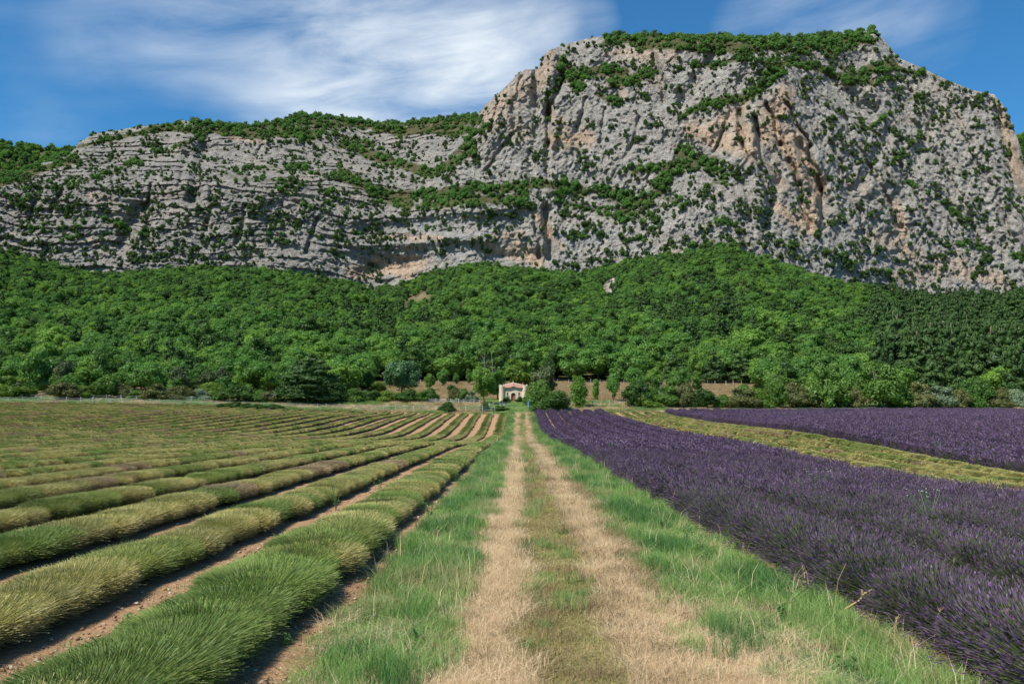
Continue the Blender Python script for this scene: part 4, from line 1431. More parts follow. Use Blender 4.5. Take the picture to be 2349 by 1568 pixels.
STL = lib('stone_sources', [pebble(i) for i in range(4)])
sx_, sy_ = [], []
for gapx, ymax, cnt in ((-3.66, 60, 3200), (-1.82, 50, 2200), (-5.66, 60, 2200), (-7.66, 60, 1500), (-9.66, 60, 900)):
    sx_.append(gapx + rl.normal(size=cnt) * .22)
    sy_.append(4.5 + (ymax - 4.5) * rl.random(cnt) ** 1.7)
x, y = np.concatenate(sx_), np.concatenate(sy_)
n = len(x)
sc_ = .014 + .045 * rl.random(n) ** 3 + .0006 * y
scatter('stones', STL, np.stack([x, y, ground_z(x, y) + .005], -1), np.stack([0 * x, 0 * x, rl.uniform(0, 6.28, n)], -1), np.stack([sc_] * 3, -1), rl.integers(0, 4, n), label='pale stones on the orange soil between the rows')
LITTER = lib('litter_sources', [tuft('dry_litter', M_TAN, 760 + i, 26, .035, .16, .005, 3.2, .6) for i in range(3)] + [tuft('dry_litter', M_GRASS2, 765, 14, .12, .07, .006, .8, .4)])
n = 1500
k = rl.integers(0, 5, n)
x = np.array([-1.82, -3.66, -5.66, -7.66, -9.66])[k] + rl.normal(size=n) * .26
y = 4.8 + 50 * rl.random(n) ** 1.6
sc_ = rl.uniform(.6, 1.3, n)
scatter('dry_litter', LITTER, np.stack([x, y, ground_z(x, y) + .01], -1), np.stack([0 * x, 0 * x, rl.uniform(0, 6.28, n)], -1), np.stack([sc_] * 3, -1), np.where(rl.random(n) < .93, rl.integers(0, 3, n), 3), label='dry stalk litter on the soil between the rows')

# ------------------------------------------------------------------ things standing beyond the field
_Dg = np.arange(131, 199, .25)


def solve_D(px, py):
    """distance at which the ground shows at this point of the photograph"""
    r = ray(np.full(len(_Dg), px), np.full(len(_Dg), py))
    z = CAMZ + r[:, 2] * _Dg
    g = ground_z(r[:, 0] * _Dg, _Dg)
    k = np.nonzero(g >= z)[0]
    return float(_Dg[k[0]]) if len(k) else 198.0


def stand(px, py, D=None):
    D = D or solve_D(px, py)
    x = float(ray(px, py)[0]) * D
    return x, D, float(ground_z(x, D))


# chapel --------------------------------------------------------------------
M_PLASTER = pbr('cream_plaster', lambda t: t.mix(t.remap(t.noise(t.n('ShaderNodeTexCoord').outputs['Object'], 2.5, 5, .65), .35, .7), (.58, .46, .32), (.72, .59, .43)), .9,
                lambda t: (t.noise(t.n('ShaderNodeTexCoord').outputs['Object'], 30, 4), .3, .01))
M_TRIM = pbr('white_lime_trim', (.72, .64, .51), .9)
M_TILE = pbr('terracotta_tiles', lambda t: t.mix(t.noise(t.n('ShaderNodeTexCoord').outputs['Object'], 7, 4, .7), (.27, .115, .08), (.52, .31, .23)), .85)
M_DOOR = pbr('brown_door', lambda t: t.mix(t.noise(t.scale(t.n('ShaderNodeTexCoord').outputs['Object'], (14, 1, .6)), 1.0, 3), (.24, .085, .055), (.36, .15, .10)), .7)
M_NICHE = pbr('tan_niche', (.42, .25, .14), .9)
M_RED = pbr('red_clay', (.45, .12, .07), .8)
U = .00393


def arch(w, h, cx=0.0, z0=0.0, k=12):
    """outline of an arched opening"""
    r = w / 2
    pts = [(cx + r, z0), (cx + r, z0 + h - r)]
    pts += [(cx + r * math.cos(t), z0 + h - r + r * math.sin(t)) for t in np.linspace(0, math.pi, k)[1:-1]]
    pts += [(cx - r, z0 + h - r), (cx - r, z0)]
    return pts


def sheet(outlines, thick, mat):
    """flat outline (with holes) of the x-z plane given a thickness along y"""
    cu = bpy.data.curves.new('outline', 'CURVE')
    cu.dimensions = '2D'
    cu.fill_mode = 'BOTH'
    cu.extrude = thick / 2
    for pts in outlines:
        s = cu.splines.new('POLY')
        s.points.add(len(pts) - 1)
        for p, q in zip(s.points, pts):
            p.co = (q[0], q[1], 0, 1)
        s.use_cyclic_u = True
    tmp = bpy.data.objects.new('outline', cu)
    me = bpy.data.meshes.new_from_object(tmp)
    bpy.data.objects.remove(tmp)
    me.transform(Matrix.Rotation(math.pi / 2, 4, 'X'))
    me.materials.clear()
    me.materials.append(mat)
    return me


cx_, cy_, cz_ = stand(1177, 920.5)
ch = empty('chapel', (cx_, cy_, cz_ - .06), R(1.5))
ch.scale = (cy_ / 140,) * 3
tag(ch, 'small cream plastered chapel with red tiled roof and brown arched door', 'chapel')
S = 1.0
hw, ev, bump_h = 1.53, 2.22, .22
top = []
for u in np.linspace(hw, -hw, 31):
    top.append((u, ev + bump_h * math.exp(-(u / .42) ** 2)))
front = [(-hw, 0), (hw, 0)] + top
win_z, win_x = 1.02, .96
fm = sheet([front, arch(.77, 1.47, 0, .005), arch(.30, .52, -win_x, win_z), arch(.30, .52, win_x, win_z)], .24, M_PLASTER)
wl = obj('wall', fm, ch, (0, .12, 0))
b = MB()
b.box((-hw + .12, 1.35, ev / 2), (.24, 2.2, ev)).box((hw - .12, 1.35, ev / 2), (.24, 2.2, ev)).box((0, 2.57, ev / 2), (2 * hw, .24, ev))
b.build('side_wall', M_PLASTER, ch)
obj('door_surround', sheet([arch(1.0, 1.60, 0, .004), arch(.77, 1.47, 0, .004)], .30, M_TRIM), ch, (0, .125, 0))
dm = obj('door', sheet([arch(.76, 1.46, 0, .01)], .05, M_DOOR), ch, (0, .22, 0))
hb = MB()
hb.box((.26, .185, .70), (.03, .03, .10))
hb.build('handle', M_NICHE, dm)
pl = MB()
for k in range(1, 5):
    pl.box((-.38 + .152 * k, .192, .62), (.012, .006, 1.1))
pl.build('board_joint', pbr('dark_joint', (.10, .04, .03), .9), dm)
for sgn in (-1, 1):
    wn = obj('window', sheet([arch(.29, .51, sgn * win_x, win_z + .003)], .03, M_NICHE), ch, (0, .21, 0))
    obj('window_surround', sheet([arch(.42, .62, sgn * win_x, win_z - .05), arch(.30, .52, sgn * win_x, win_z)], .28, M_TRIM), wn, (0, -.085, 0))
    sb = MB()
    sb.box((sgn * win_x, -.05, win_z - .03), (.44, .12, .07))
    sb.build('sill', M_TRIM, wn).location = (0, -.21, 0)
# roof: front slope of ribbed tiles with a lifted eave over the door, same behind
nu, nv = 121, 9
V = []
for sgn in (1, -1):
    for j in range(nv):
        w_ = j / (nv - 1)
        for i in range(nu):
            u = -1.60 + 3.2 * i / (nu - 1)
            rid_z = 3.02 - .33 * abs(u) / 1.6 * 1.15
            ez = ev - .02 + bump_h * math.exp(-(u / .42) ** 2) * (1 if sgn > 0 else 0)
            zz_ = ez + (rid_z - ez) * w_ + .075 * abs(math.sin(math.pi * i / 8.0 + .2)) + .02 * math.sin(w_ * 25) * .4 + .06
            yy = (-.28 + 1.58 * w_) if sgn > 0 else (2.9 - 1.6 * w_)
            V.append((u, yy, zz_))
Fq = []
for s_ in range(2):
    o_ = s_ * nu * nv
    for j in range(nv - 1):
        for i in range(nu - 1):
            q_ = (o_ + j * nu + i, o_ + j * nu + i + 1, o_ + (j + 1) * nu + i + 1, o_ + (j + 1) * nu + i)
            Fq.append(q_ if s_ == 0 else q_[::-1])
rme = bpy.data.meshes.new('roof')
rme.from_pydata(V, [], Fq)
rme.materials.append(M_TILE)
rf_ = obj('roof', rme, ch)
sol = rf_.modifiers.new('thick', 'SOLIDIFY')
sol.thickness = .05
b = MB()
b.tube([(-1.6, 1.3, 2.76), (0, 1.3, 3.12), (1.6, 1.3, 2.76)], .06, 8)
b.build('ridge_tiles', M_TRIM, rf_)
b = MB()
b.lathe([(.10, 0), (.09, .05), (.05, .12), (.03, .2), (.012, .36)], (0, 1.25, 3.12), 10)
b.build('finial', M_TRIM, rf_)
b = MB()
b.box((0, -.05, ev + .03), (2 * hw, .16, .07))
for (px_, wd) in ((-.30, .18), (-.15, .18), (0, .18), (.15, .18), (.30, .18)):
    b.box((px_, -.045, ev + .03 + bump_h * math.exp(-(px_ / .42) ** 2)), (wd, .15, .07))
b.build('cornice', M_TRIM, ch)
# worn towers at both corners, their crowns broken into uneven merlons
for sgn, tall in ((-1, 1.0), (1, 1.0)):
    b = MB()
    tx, ty, tr = sgn * (hw + .36), .05, .45
    b.lathe([(tr * 1.05, -.05), (tr, .3), (tr * .96, 1.5), (tr * .98, 2.42)], (tx, ty, 0), 12)
    for i, hh in enumerate((.42, .12, .36, .10, .40, .08, .30, .14)):
        a = 6.283 * i / 8 + .3
        b.box((tx + math.cos(a) * (tr - .09), ty + math.sin(a) * (tr - .09), 2.40 + hh / 2), (.17, .26, hh + .06), a, .8)
    b.build('tower', M_PLASTER, ch)
b = MB()
b.lathe([(.13, 0), (.13, .22), (.16, .25), (.16, .30), (.09, .32), (.07, .44), (.10, .50), (.03, .56)], (hw + .02, .50, 2.58), 10)
b.build('chimney', M_RED, ch)

# leafy source meshes for the bushes and single trees -------------------------------
BUSHW = {}


def bush_mesh(key, seed):
    mats = dict(bush=M_BUSH, dark=M_DARKBUSH, light=M_LIGHTBUSH, olive=M_OLIVE, silver=M_SILVER, holm=M_HOLM)
    if (key, seed) not in BUSHW:
        BUSHW[key, seed] = crown_mesh('foliage', mats[key], 900 + seed, lobes_bush(18, .5, (.10, .25)), 5200, .030, core=.74)
    return BUSHW[key, seed]


BSTEM = trunk_mesh('bush_stems', M_PALEBARK, 33, .5, .02, 6, .3)


def bush(px, base, topy, wpx, key, label, D=None, cat='bush', group=None, name='bush', seed=None):
    x, D, z = stand(px, base, D)
    h = (base - topy) / FPX * D
    w = wpx / FPX * D * (1.0 if 1000 < px < 1300 else 1.38)
    h *= 1.06
    o = empty(name, (x, D, z - .03), random.uniform(0, 6.28))
    o.scale = (w, w, h)
    tag(o, label, cat, group)
    obj('stem', BSTEM, o)
    obj('foliage', bush_mesh(key, random.randint(0, 3) if seed is None else seed), o)
    return o


for px, base, topy, w, key, label in [
    (31, 914, 862, 62, 'light', 'yellow green bush at the far left end of the fence'),
    (145, 918, 873, 56, 'olive', 'dull olive bush behind the left fence, leaning on a paler one'),
    (191, 916, 883, 44, 'light', 'feathery light green bush behind the left fence'),
    (241, 914, 856, 60, 'bush', 'tall rounded green bush behind the left fence'),
    (285, 914, 876, 32, 'olive', 'brownish thin bush left of a low green one by the fence'),
    (315, 916, 889, 36, 'bush', 'low green bush in the hedge behind the left fence'),
    (361, 918, 880, 58, 'olive', 'olive bush in front of the grey green oaks'),
    (414, 918, 882, 48, 'olive', 'rough olive bush below the leftmost grey green oak'),
    (456, 917, 886, 38, 'silver', 'greyish sparse bush between two olive bushes'),
    (488, 912, 874, 48, 'light', 'yellow green bush below the grey green oaks'),
    (548, 921, 876, 78, 'dark', 'broad dark bush left of the brambles and spreading pine'),
    (590, 922, 890, 40, 'bush', 'small green bush right of the broad dark bush'),
    (615, 923, 896, 34, 'olive', 'low olive shrub beside the dry gap left of the spreading pine'),
    (776, 921, 880, 36, 'dark', 'dark upright bush at the right foot of the spreading pine'),
    (816, 921, 884, 60, 'bush', 'mixed green bush right of the spreading pine'),
    (856, 920, 892, 32, 'dark', 'small dark bush left of the round glossy tree'),
    (892, 920, 890, 46, 'light', 'light green bush under the round glossy tree'),
    (932, 920, 889, 46, 'dark', 'deep green bush at the right foot of the round glossy tree'),
    (960, 920, 896, 28, 'bush', 'little green bush beside the cone shaped one'),
    (985, 920, 883, 34, 'bush', 'cone shaped bush right of the round glossy tree'),
    (868, 900, 872, 28, 'light', 'yellowish bush in the dry grass left of the round glossy tree'),
    (785, 898, 846, 42, 'bush', 'rounded tree like bush behind the hedge beside the pine'),
    (1044, 921, 880, 36, 'olive', 'brownish green bush left of a bright green one near the chapel'),
    (1062, 922, 884, 34, 'bush', 'bright green bush beside the silver shrub'),
    (1082, 922, 896, 34, 'silver', 'silvery shrub between the bright bush and the chapel trees'),
    (1035, 897, 881, 22, 'dark', 'low dark shrub in the dry pasture behind the meadow'),
    (1024, 945, 918, 40, 'dark', 'dark green bush standing alone at the field edge before the white fence'),
    (1113, 943, 921, 22, 'dark', 'very dark small bush under the trunk left of the chapel'),
    (1146, 941, 930, 40, 'dark', 'low bramble mound at the field edge left of the track'),
    (541, 938, 918, 30, 'dark', 'dark bramble clump sticking up at the far edge of the cut field'),
    (1161, 923, 907, 25, 'dark', 'clipped dark shrub at the left side of the chapel door'),
    (1192, 921, 910, 26, 'dark', 'clipped low shrub at the right side of the chapel door'),
    (1233, 928, 868, 62, 'bush', 'upright green bush against the right tower of the chapel'),
    (1268, 942, 893, 92, 'dark', 'big rounded dark green bush right of the chapel at the lavender edge'),
    (1460, 933, 872, 52, 'dark', 'dark tall bush at the left end of the right hedge'),
    (1488, 934, 896, 50, 'light', 'light green bush near the left end of the right hedge'),
    (1505, 926, 866, 36, 'bush', 'small tree like bush rising behind the right hedge'),
    (1531, 934, 884, 50, 'bush', 'green bush in the right hedge before the scraggly one'),
    (1571, 934, 866, 48, 'olive', 'tall scraggly olive bush in the right hedge'),
    (1617, 936, 887, 52, 'dark', 'dense dark bush in the right hedge below the dry pasture'),
    (1657, 936, 898, 38, 'bush', 'low green bush right of the dense dark one'),
    (1702, 937, 890, 58, 'olive', 'wide olive bush below the right end of the dry pasture'),
    (1705, 925, 871, 40, 'bush', 'green bush top behind the wide olive bush'),
    (1747, 937, 888, 40, 'light', 'yellow green bush in the right hedge at the start of the purple block'),
    (1783, 937, 858, 48, 'bush', 'tall bushy green shrub with dead twigs above it'),
    (1832, 937, 872, 66, 'olive', 'brownish green wide bush before the taller tree like shrubs'),
    (1901, 937, 834, 70, 'bush', 'tall spreading green bush with a bare stem in the right hedge'),
    (1955, 937, 878, 46, 'olive', 'olive bush between the two tallest hedge shrubs'),
    (2020, 937, 824, 90, 'bush', 'tallest green shrub of the right hedge, in front of the pines'),
    (2060, 938, 882, 54, 'light', 'light green bush right of the tallest hedge shrub'),
    (2110, 938, 877, 54, 'olive', 'olive bush with bare twigs in the right hedge'),
    (2158, 938, 885, 56, 'silver', 'greyish thicket bush in the right hedge'),
    (2200, 938, 890, 40, 'olive', 'low olive thicket before the tall pointed bush'),
    (2240, 937, 861, 56, 'bush', 'tall pointed green bush in the right hedge near the frame edge'),
    (2290, 937, 885, 46, 'olive', 'dull green thicket right of the tall pointed bush'),
    (2333, 934, 890, 44, 'silver', 'sparse greyish bush by the bare earth at the far right'),
]:
    bush(px, base, topy, w, key, label)
for k, px in enumerate((503, 520, 566, 590, 612, 632)):
    bush(px, 940 - (2 if k < 2 else 0), 926 - (k % 2) * 2, 30, 'dark', 'low dark bramble patch at the far field edge, %s from the left' % ORD[k + 1], group='brambles at the field edge', name='bramble')

# single trees ------------------------------------------------------------------------
ROUND = crown_mesh('crown', M_CHEST, 801, lobes_round(40, .5, .04, 1.0, (.11, .19)), 8000, .030, core=.85)
MULTI = [crown_mesh('crown', M_OAK2, 810, lobes_round(26, .46, .16, 1.0, (.07, .18), .22), 4200, .030, core=.6), crown_mesh('crown', M_OAK, 811, lobes_round(26, .48, .22, 1.0, (.07, .18), -.18), 4200, .030, core=.6)]
YELL = crown_mesh('crown', M_LIGHTBUSH, 812, lobes_round(22, .5, .16, 1.0, (.11, .19)), 3600, .038)
DARKT = crown_mesh('crown', M_HOLM, 813, lobes_round(22, .5, .10, 1.0, (.11, .19)), 3800, .034)
DARKO = crown_mesh('crown', M_OAK, 814, lobes_round(22, .5, .10, 1.0, (.11, .19)), 3800, .036)
POPL = [crown_mesh('crown', M_OAK2, 815 + i, lobes_column(20, .20, .02, 1.0), 3400, .030, core=.5) for i in range(2)]
VASE = crown_mesh('crown', M_OAK, 818, [(0, 0, .78, .26, .26, .2), (.22, 0, .62, .2, .2, .17), (-.2, .05, .60, .19, .19, .2), (.05, -.15, .55, .16, .16, .2), (-.28, 0, .42, .13, .13, .12), (.30, .1, .44, .14, .14, .12), (0, .1, .92, .16, .16, .12), (.12, .05, .3, .09, .09, .15), (-.1, 0, .22, .08, .08, .14)], 3000, .034, core=.6)
SPREADP = crown_mesh('crown', M_PINE, 819, lobes_pine(9, .56, .10, .62), 5200, .030, up=.3, core=.75, flat=.6)
THINT = trunk_mesh('trunk', M_BARK, 44, .62, .025, 5, .22, .05)


def tree(px, base, topy, wpx, crown, label, D=None, trunk=THINT, name='tree', cat='tree', unit=1.0):
    x, D, z = stand(px, base, D)
    h = (base - topy) / FPX * D
    w = wpx / FPX * D
    return plant_tree(name, label, cat, (x, D, z - .03), h, w / h / unit, crown, trunk)


tree(921, 912, 822, 88, ROUND, 'round glossy dark green tree with pale leaf highlights behind the hedge', 160)
tree(1110, 928, 846, 66, MULTI[0], 'slender tree with dark bush at its foot left of the chapel', None)
tree(1141, 918, 852, 66, MULTI[1], 'tree with a bare dark trunk just left of the chapel wall', 153)
tree(1190, 912, 828, 84, YELL, 'yellow green leafy tree directly behind the chapel roof', 165)
tree(1247, 916, 842, 70, DARKT, 'grey green dense tree behind the bushes right of the chapel', 159)
tree(1326, 934, 864, 36, POPL[0], 'narrow upright green tree right of the big rounded bush', None, unit=.5)
tree(1367, 918, 872, 16, POPL[1], 'thin ivy covered tree standing in the dry pasture', None, unit=.5)
tree(1407, 920, 858, 44, VASE, 'vase shaped tree right of the thin ivy covered one', None, unit=.85)
tree(708, 922, 815, 158, SPREADP, 'broad dark spreading pine behind the left fence', None, name='spreading_pine', cat='pine tree', unit=1.05)
tree(1638, 882, 803, 62, PINES[0], 'dark pine left of its twin behind the right dry pasture', 196, PTRUNK, 'pine_tree', 'pine tree', .62)
tree(1697, 882, 808, 64, PINES[1], 'dark pine right of its twin behind the right dry pasture', 197, PTRUNK, 'pine_tree', 'pine tree', .68)
tree(80, 912, 806, 76, DARKO, 'tall dark tree behind the left end of the white fence', 157)
tree(143, 910, 829, 58, DARKT, 'grey green tree with dense crown beside the tall dark tree', 159)
tree(412, 912, 844, 52, DARKT, 'leftmost of three grey green holm oaks behind the left hedge', 159, name='holm_oak')
tree(470, 912, 850, 54, DARKT, 'middle of three grey green holm oaks behind the left hedge', 158, name='holm_oak')
tree(512, 912, 846, 52, DARKT, 'rightmost of three grey green holm oaks behind the left hedge', 159, name='holm_oak')
tree(1015, 890, 850, 32, DARKO, 'small dark oak on the dry pasture left of a thinner one', 186)
tree(1046, 886, 858, 18, DARKO, 'thin little tree between two dark ones on the dry pasture', 190)
tree(1076, 884, 846, 20, DARKO, 'small dark tree at the upper edge of the pasture near bare trunks', 190)
for kk, (px, base, topy, w) in enumerate(sorted(((20, 905, 820, 80), (-30, 910, 815, 80), (230, 905, 812, 74), (300, 903, 822, 80), (350, 902, 815, 76), (560, 900, 820, 84), (610, 898, 830, 76)))):
    tree(px, base, topy, w, OAKS[(px // 10) % 5], 'bushy oak rising behind the left hedge, %s from the left of its line' % ORD[kk + 1], 158 + (px % 7), TRUNKS[0])['group'] = 'oaks behind the left hedge'
cnt_ = [0, 0]
for px, base, topy, w in sorted(((1760, 900, 815, 80), (1830, 900, 805, 84), (1880, 900, 795, 80), (1950, 900, 800, 84), (2100, 902, 800, 90), (2180, 900, 770, 100), (2270, 900, 760, 100), (2340, 905, 765, 100), (2050, 900, 770, 90))):
    pine = px > 2000
    cnt_[pine] += 1
    o = tree(px, base, topy - (30 if pine else 0), w * (1.15 if pine else 1), PINES[px % 3] if pine else OAKS[px % 5], ('dark tall pine behind the right hedge, %s from the left of its line' if pine else 'bushy oak behind the right hedge, %s from the left of its line') % ORD[cnt_[pine]],
             165 + px % 9, PTRUNK if pine else TRUNKS[0], 'pine_tree' if pine else 'oak_tree', 'pine tree' if pine else 'tree', .62 if pine else 1)
    o['group'] = 'pines behind the right hedge' if pine else 'oaks behind the right hedge'

for kk, (px, topy, w) in enumerate(((1458, 846, 66), (1500, 852, 56), (1556, 848, 64), (1600, 858, 44))):
    tree(px, 912, topy, w, OAKS[kk], 'oak rising behind the left part of the right hedge, %s from the left of four' % ORD[kk + 1], 172, TRUNKS[0], 'oak_tree')['group'] = 'oaks behind the left part of the right hedge'
for kk, (px, topy, w) in enumerate(((800, 850, 60), (845, 858, 50), (985, 862, 30))):
    tree(px, 908, topy, w, OAKS[kk + 2], 'small oak in the pasture near the round glossy tree, %s of three from left' % ORD[kk + 1], 174, TRUNKS[0], 'oak_tree')['group'] = 'oaks in the pasture near the round tree'

# bare grey snags among the woods
def snag(px, base, topy, label, D):
    x, D, z = stand(px, base, D)
    h = (base - topy) / FPX * D
    b = MB()
    r = random.Random(int(px))
    b.tube([(0, 0, 0), (.1, 0, h * .5), (.0, .1, h)], [.09, .06, .02], 5)
    for i in range(9):
        a = r.uniform(0, 6.28)
        z0 = h * r.uniform(.3, .85)
        L = h * r.uniform(.12, .3)
        b.tube([(.06, 0, z0), (math.cos(a) * L * .6, math.sin(a) * L * .6, z0 + L * .7), (math.cos(a) * L, math.sin(a) * L, z0 + L * 1.4)], [.035, .025, .01], 4)
    o = b.build('dead_tree', M_PALEBARK)
    o.location = (x, D, z)
    tag(o, label, 'dead tree')


snag(1110, 884, 812, 'bare grey tree with thin limbs at the wood edge left of the chapel', 193)
snag(1128, 884, 824, 'shorter bare grey tree right of another at the wood edge', 194)
snag(1774, 920, 850, 'leafless twiggy shrub rising from the right hedge', 153)

# fences -----------------------------------------------------------------------------
M_POST = pbr('weathered_post', lambda t: t.mix(t.n('ShaderNodeObjectInfo').outputs['Random'], (.30, .27, .22), (.62, .60, .55)), .85)
M_TAPE = pbr('white_tape', (.55, .58, .61), .7)
M_GREYRAIL = pbr('grey_rail', (.17, .165, .16), .8)
post_me = [MB().tube([(0, 0, -.2), (.01 * k, 0, .5), (.02 * k, 0, 1.0)], [.055, .05, .045], 6).mesh('post', M_POST) for k in (-1, 0, 1)]


def fence(pts, n, height, label, rails=(.35, .62, .9), D=None, thick=.012, tape=None):
    """posts along a line measured in the photograph, joined by slack tapes"""
    xs = np.array([p[0] for p in pts], float)
    ys = np.array([p[1] for p in pts], float)
    u = np.linspace(xs[0], xs[-1], n)
    u[1:-1] += rl.uniform(-.25, .25, n - 2) * (u[1] - u[0])
    v = np.interp(u, xs, ys)
    P = [stand(a, b, D) for a, b in zip(u, v)]
    root = empty('fence', P[0])
    tag(root, label, 'fence')
    hs = [height * rl.uniform(.88, 1.15) for _ in P]
    for i, p in enumerate(P):
        o = obj('post', post_me[i % 3], root, (p[0] - P[0][0], p[1] - P[0][1], p[2] - P[0][2]))
        o.scale = (1, 1, hs[i])
    for rr in rails:
        b = MB()
        line = []
        for i, p in enumerate(P):
            q0 = Vector((p[0] - P[0][0], p[1] - P[0][1] - .05, p[2] - P[0][2] + height * rr + rl.uniform(-.04, .04)))
            if line:
                m_ = (line[-1] + q0) / 2
                m_.z -= .07 + .06 * rl.random()
                line.append(m_)
            line.append(q0)
        b.tube(line, thick, 4)
        b.build('tape', tape or M_TAPE, root)


fence([(-40, 920), (0, 922), (130, 923), (270, 926), (420, 929), (560, 934), (760, 939), (950, 943), (1135, 944)], 38, .92, 'long white tape fence along the far edge of the cut field')
fence([(-40, 912), (0, 914), (60, 915), (330, 919), (560, 922)], 20, .9, 'second tape fence running close behind the left end of the long one', (.5, .9))
fence([(978, 922), (1040, 925), (1100, 926)], 8, .8, 'short bluish white railing behind the lone dark bush', (.4, .6, .9), thick=.016)
fence([(1308, 931), (1360, 931), (1428, 931)], 8, .9, 'white tape fence behind the first purple rows', (.5, .9))
fence([(1225, 880), (1300, 880), (1454, 882), (1600, 883), (1700, 884)], 26, 1.1, 'grey fence along the top of the dry pasture on the right', (.4, .9), None, .014, M_GREYRAIL)
fence([(952, 880), (1005, 881)], 6, 1.0, 'little fence at the wood edge behind the round glossy tree', (.4, .9), None, .014, M_GREYRAIL)
fence([(1122, 934), (1142, 934), (1156, 935)], 4, .8, 'few thin dark posts with wire left of the metal gate', (.9,), None, .012)

# gates either side of the track -------------------------------------------------------
M_GALV = pbr('galvanised_steel', (.20, .20, .21), .6, spec=.2)
M_BLUE = pbr('pale_blue_paint', (.22, .38, .58), .5)


def gate(px, py, mat, label, rz, lean):
    x, D, z = stand(px, py)
    g = empty('gate', (x, D, z), rz)
    tag(g, label, 'gate')
    b = MB()
    W, H = 1.0, .85
    b.tube([(0, 0, .05), (0, lean, H), (W, lean, H), (W, 0, .05), (0, 0, .08)], .03, 6)
    b.build('frame', mat, g)
    for k in range(3):
        t_ = (k + 1) / 4
        MB().tube([(0, lean * t_, H * t_), (W, lean * t_, H * t_)], .02, 6).build('rail', mat, g)
    MB().tube([(0, 0, .1), (W, lean, H)], .02, 6).build('brace', mat, g)
    MB().tube([(0, 0, -.2), (0, 0, 1.15)], .05, 6).build('post', mat, g)


gate(1152, 935, M_GALV, 'grey metal gate swung open left of the track below the chapel', R(-35), .25)
gate(1212, 935, M_BLUE, 'pale blue metal gate seen edge on beside the big rounded bush', R(72), .3)

# weeds and stalks ---------------------------------------------------------------------
M_STALK = pbr('dry_stalk', (.50, .34, .15), .8)
M_YELLOW = pbr('yellow_dried_leaf', (.46, .36, .15), .8)
M_WEED = leaf_mat('weed_leaves', (.09, .19, .05), (.18, .32, .10), 0.3)


def near_spot(px, py):
    D = np.arange(4.5, 60, .02)
    r = ray(np.full(len(D), px), np.full(len(D), py))
    g = ground_z(r[:, 0] * D, D)
    k = np.nonzero(g >= CAMZ + r[:, 2] * D)[0][0]
    return float(r[k, 0] * D[k]), float(D[k]), float(g[k])


def stalk(px, py, top, label, bend=.1, seeds=True):
    x, D, z = near_spot(px, py)
    h = (py - top) / FPX * D
    b = MB()
    pts = [(0, 0, 0), (bend * .15, 0, h * .4), (bend * .5, .02, h * .8), (bend, .03, h)]
    b.tube(pts, [.0026, .0024, .002, .0015], 5)
    o = b.build('grass_stalk', M_STALK)
    o.location = (x, D, z)
    tag(o, label, 'grass stalk')
    if seeds:
        s = MB()
        for k in range(10):
            t_ = .72 + .028 * k
            px_ = bend * t_ ** 2
            s.tube([(px_, .02, h * t_), (px_ + random.uniform(-.03, .03), .02 + random.uniform(-.03, .03), h * t_ + .03)], [.003, .001], 4)
        s.build('seed_head', M_STALK, o)


for a in [(1908, 1480, 1300, 'tall thin dry stalk leaning before the near purple lavender', .16, False), (2233, 1568, 1400, 'long arching dry stalk at the bottom right corner', .34), (1540, 1180, 1120, 'dry stalk standing at the lavender edge beside the track', .12),
          (1448, 1150, 1095, 'pale stalk at the edge of the mid lavender', .03), (2140, 1520, 1400, 'reddish dry stalk before the bottom right lavender', .1), (1440, 1140, 1085, 'stalk with seeds left of another at the mid lavender edge', -.02),
          (2050, 1520, 1420, 'short dry stalk in the green verge near the yellow twig', .05), (1200, 1380, 1320, 'straw stalk at the left edge of the mown strip', .06), (1075, 1420, 1330, 'dry stalk rising from the left green verge', -.04)]:
    stalk(*a)


def weed(px, py, top, label, n=16, leaf=.05, mat=None):
    x, D, z = near_spot(px, py)
    h = (py - top) / FPX * D
    o = empty('weed', (x, D, z), random.uniform(0, 6))
    tag(o, label, 'weed')
    b = MB()
    tips = []
    for k in range(4):
        a = random.uniform(0, 6.28)
        e = (math.cos(a) * h * .25, math.sin(a) * h * .25, h * random.uniform(.7, 1))
        b.tube([(0, 0, 0), (e[0] * .4, e[1] * .4, e[2] * .5), e], [.007, .005, .003], 5)
        tips.append(e)
    b.build('stem', M_WEED, o)
    r = np.random.default_rng(int(px))
    lob = [(e[0] * t_, e[1] * t_, e[2] * t_, .04 + .05 * h, .04 + .05 * h, .05) for e in tips for t_ in (.3, .5, .7, .85, 1.0)]
    v, q, _ = leaf_cloud(r, lob, n * 4, leaf * .55, core=.1, flat=.5)
    obj('leaves', mesh_np('leaves', v[:n * 16], [q], [mat or M_WEED]), o)


for a in [(285, 1475, 1420, 'small leafy weed at the soil edge of the nearest cut row'), (735, 1345, 1285, 'pale grassy weed hanging over the nearest cut row edge'), (770, 1170, 1100, 'tall thin weed between the two nearest cut rows'), (865, 1140, 1095, 'slender green weed on the soil strip farther along'),
          (655, 1480, 1462, 'dock leaf lying on the soil beside the nearest cut row'), (955, 1480, 1450, 'broad leaved dark weed in the left green verge'), (1940, 1555, 1505, 'leafy dark dock plant in the near right verge'), (1570, 1255, 1195, 'bushy green weed at the right verge beside the lavender'),
          (1915, 1360, 1270, 'pale green spindly weed in front of the near lavender'), (985, 1190, 1150, 'small yellow flowered weed at the left verge edge'), (1620, 1300, 1270, 'low clover patch in the right verge', 30), (1790, 1420, 1395, 'dark grass tussock in the right verge', 30)]:
    weed(*a)
x, D, z = near_spot(1900, 1432)
b = MB()
b.tube([(0, 0, .06), (.18, .05, .14), (.34, .08, .22), (.42, .1, .30), (.50, .1, .28)], [.006, .008, .007, .008, .004], 5)
o = b.build('dried_thistle', M_STALK)
o.location = (x, D, z)
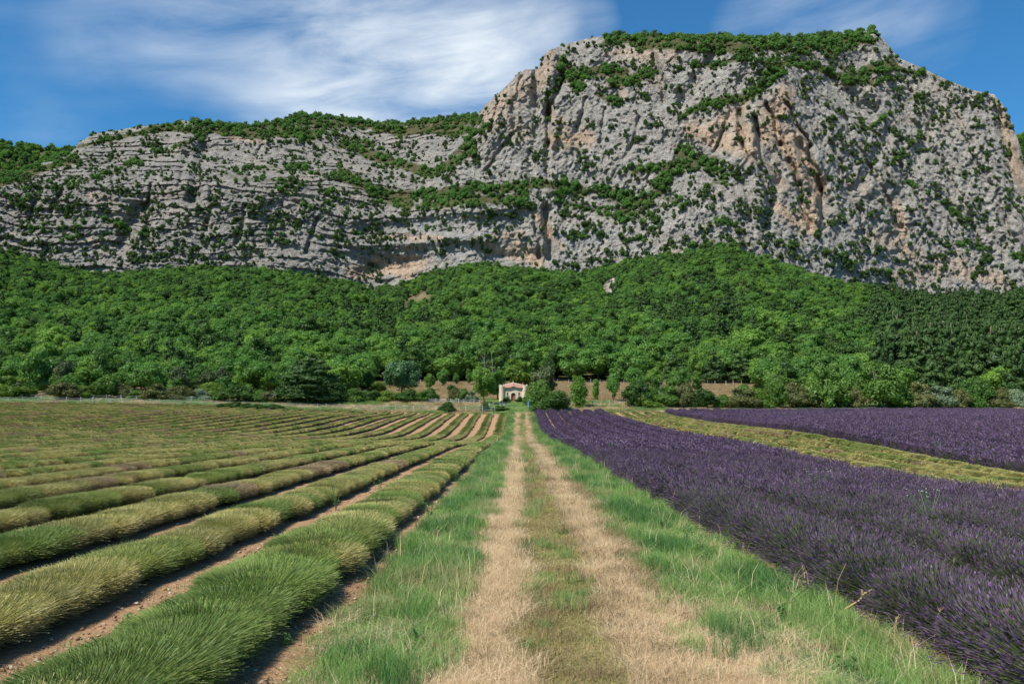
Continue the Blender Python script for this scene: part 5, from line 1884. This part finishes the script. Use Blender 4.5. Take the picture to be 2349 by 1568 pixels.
tag(o, 'yellow dried twig with curled leaves lying on the right verge', 'dried plant')
b = MB()
for sgn in (-1, 1):
    b.tube([(.40, .1, .28), (.44 + .05 * sgn, .1, .33), (.47 + .08 * sgn, .11, .24), (.42 + .1 * sgn, .1, .20)], [.006, .014, .009, .003], 5)
b.build('curled_leaf', M_YELLOW, o)

# white flowering plants standing in the lavender
def umbel(px, py, D, hgt, label):
    r = ray(px, py)
    x = float(r[0]) * D
    z = float(ground_z(x, D))
    o = empty('white_flower', (x, D, z))
    tag(o, label, 'flower')
    b, f = MB(), MB()
    for k in range(9):
        a = random.uniform(0, 6.28)
        m = random.uniform(.05, .35)
        e = (math.cos(a) * m, math.sin(a) * m, hgt * random.uniform(.85, 1.05))
        b.tube([(0, 0, hgt * .4), e], [.006, .004], 4)
        for j in range(2):
            f.box((e[0] + random.uniform(-.04, .04), e[1] + random.uniform(-.04, .04), e[2] + .01), (.013, .013, .01), random.uniform(0, 1))
    b.build('stem', M_WEED, o)
    tag(f.build('florets', M_WHITE, o), kind='stuff')


umbel(2395 * .7827, 1355 * .7827, 23, .95, 'small white flowers among the near purple rows below the cut strip')
umbel(2720 * .7827, 1450 * .7827, 15.5, .95, 'larger white flowers among the purple rows at the right')
umbel(1790 * .7827, 1262 * .7827, 42, .95, 'pinkish white flowers in the purple rows near the track')
umbel(2745 * .7827, 1315 * .7827, 50, .95, 'white flowers in the far purple block below the hedge')

# one swift high in the sky
p = at(943, 134, 240.0)
b = MB()
b.tube([(-.16, 0, 0), (-.06, 0, .01), (.05, 0, .01), (.16, 0, 0)], [.01, .04, .045, .012], 6)
bird = b.build('bird', pbr('dark_feathers', (.03, .03, .035), .7), None, True)
bird.location = tuple(float(c) for c in p)
bird.rotation_euler = (R(20), R(35), R(20))
tag(bird, 'small dark bird flying in the pale cloud', 'bird')
for sgn in (-1, 1):
    me = bpy.data.meshes.new('wing')
    y_ = sgn
    me.from_pydata([(.05, .03 * y_, .01), (-.06, .03 * y_, .01), (-.05, .2 * y_, .05), (.02, .2 * y_, .05), (-.16, .42 * y_, .02), (-.02, .03 * y_, .03), (-.02, .2 * y_, .065)], [],
                   [(0, 3, 6, 5), (5, 6, 2, 1), (3, 4, 6), (6, 4, 2), (0, 1, 2, 3), (3, 2, 4)])
    me.materials.append(bird.data.materials[0])
    obj('wing', me, bird)
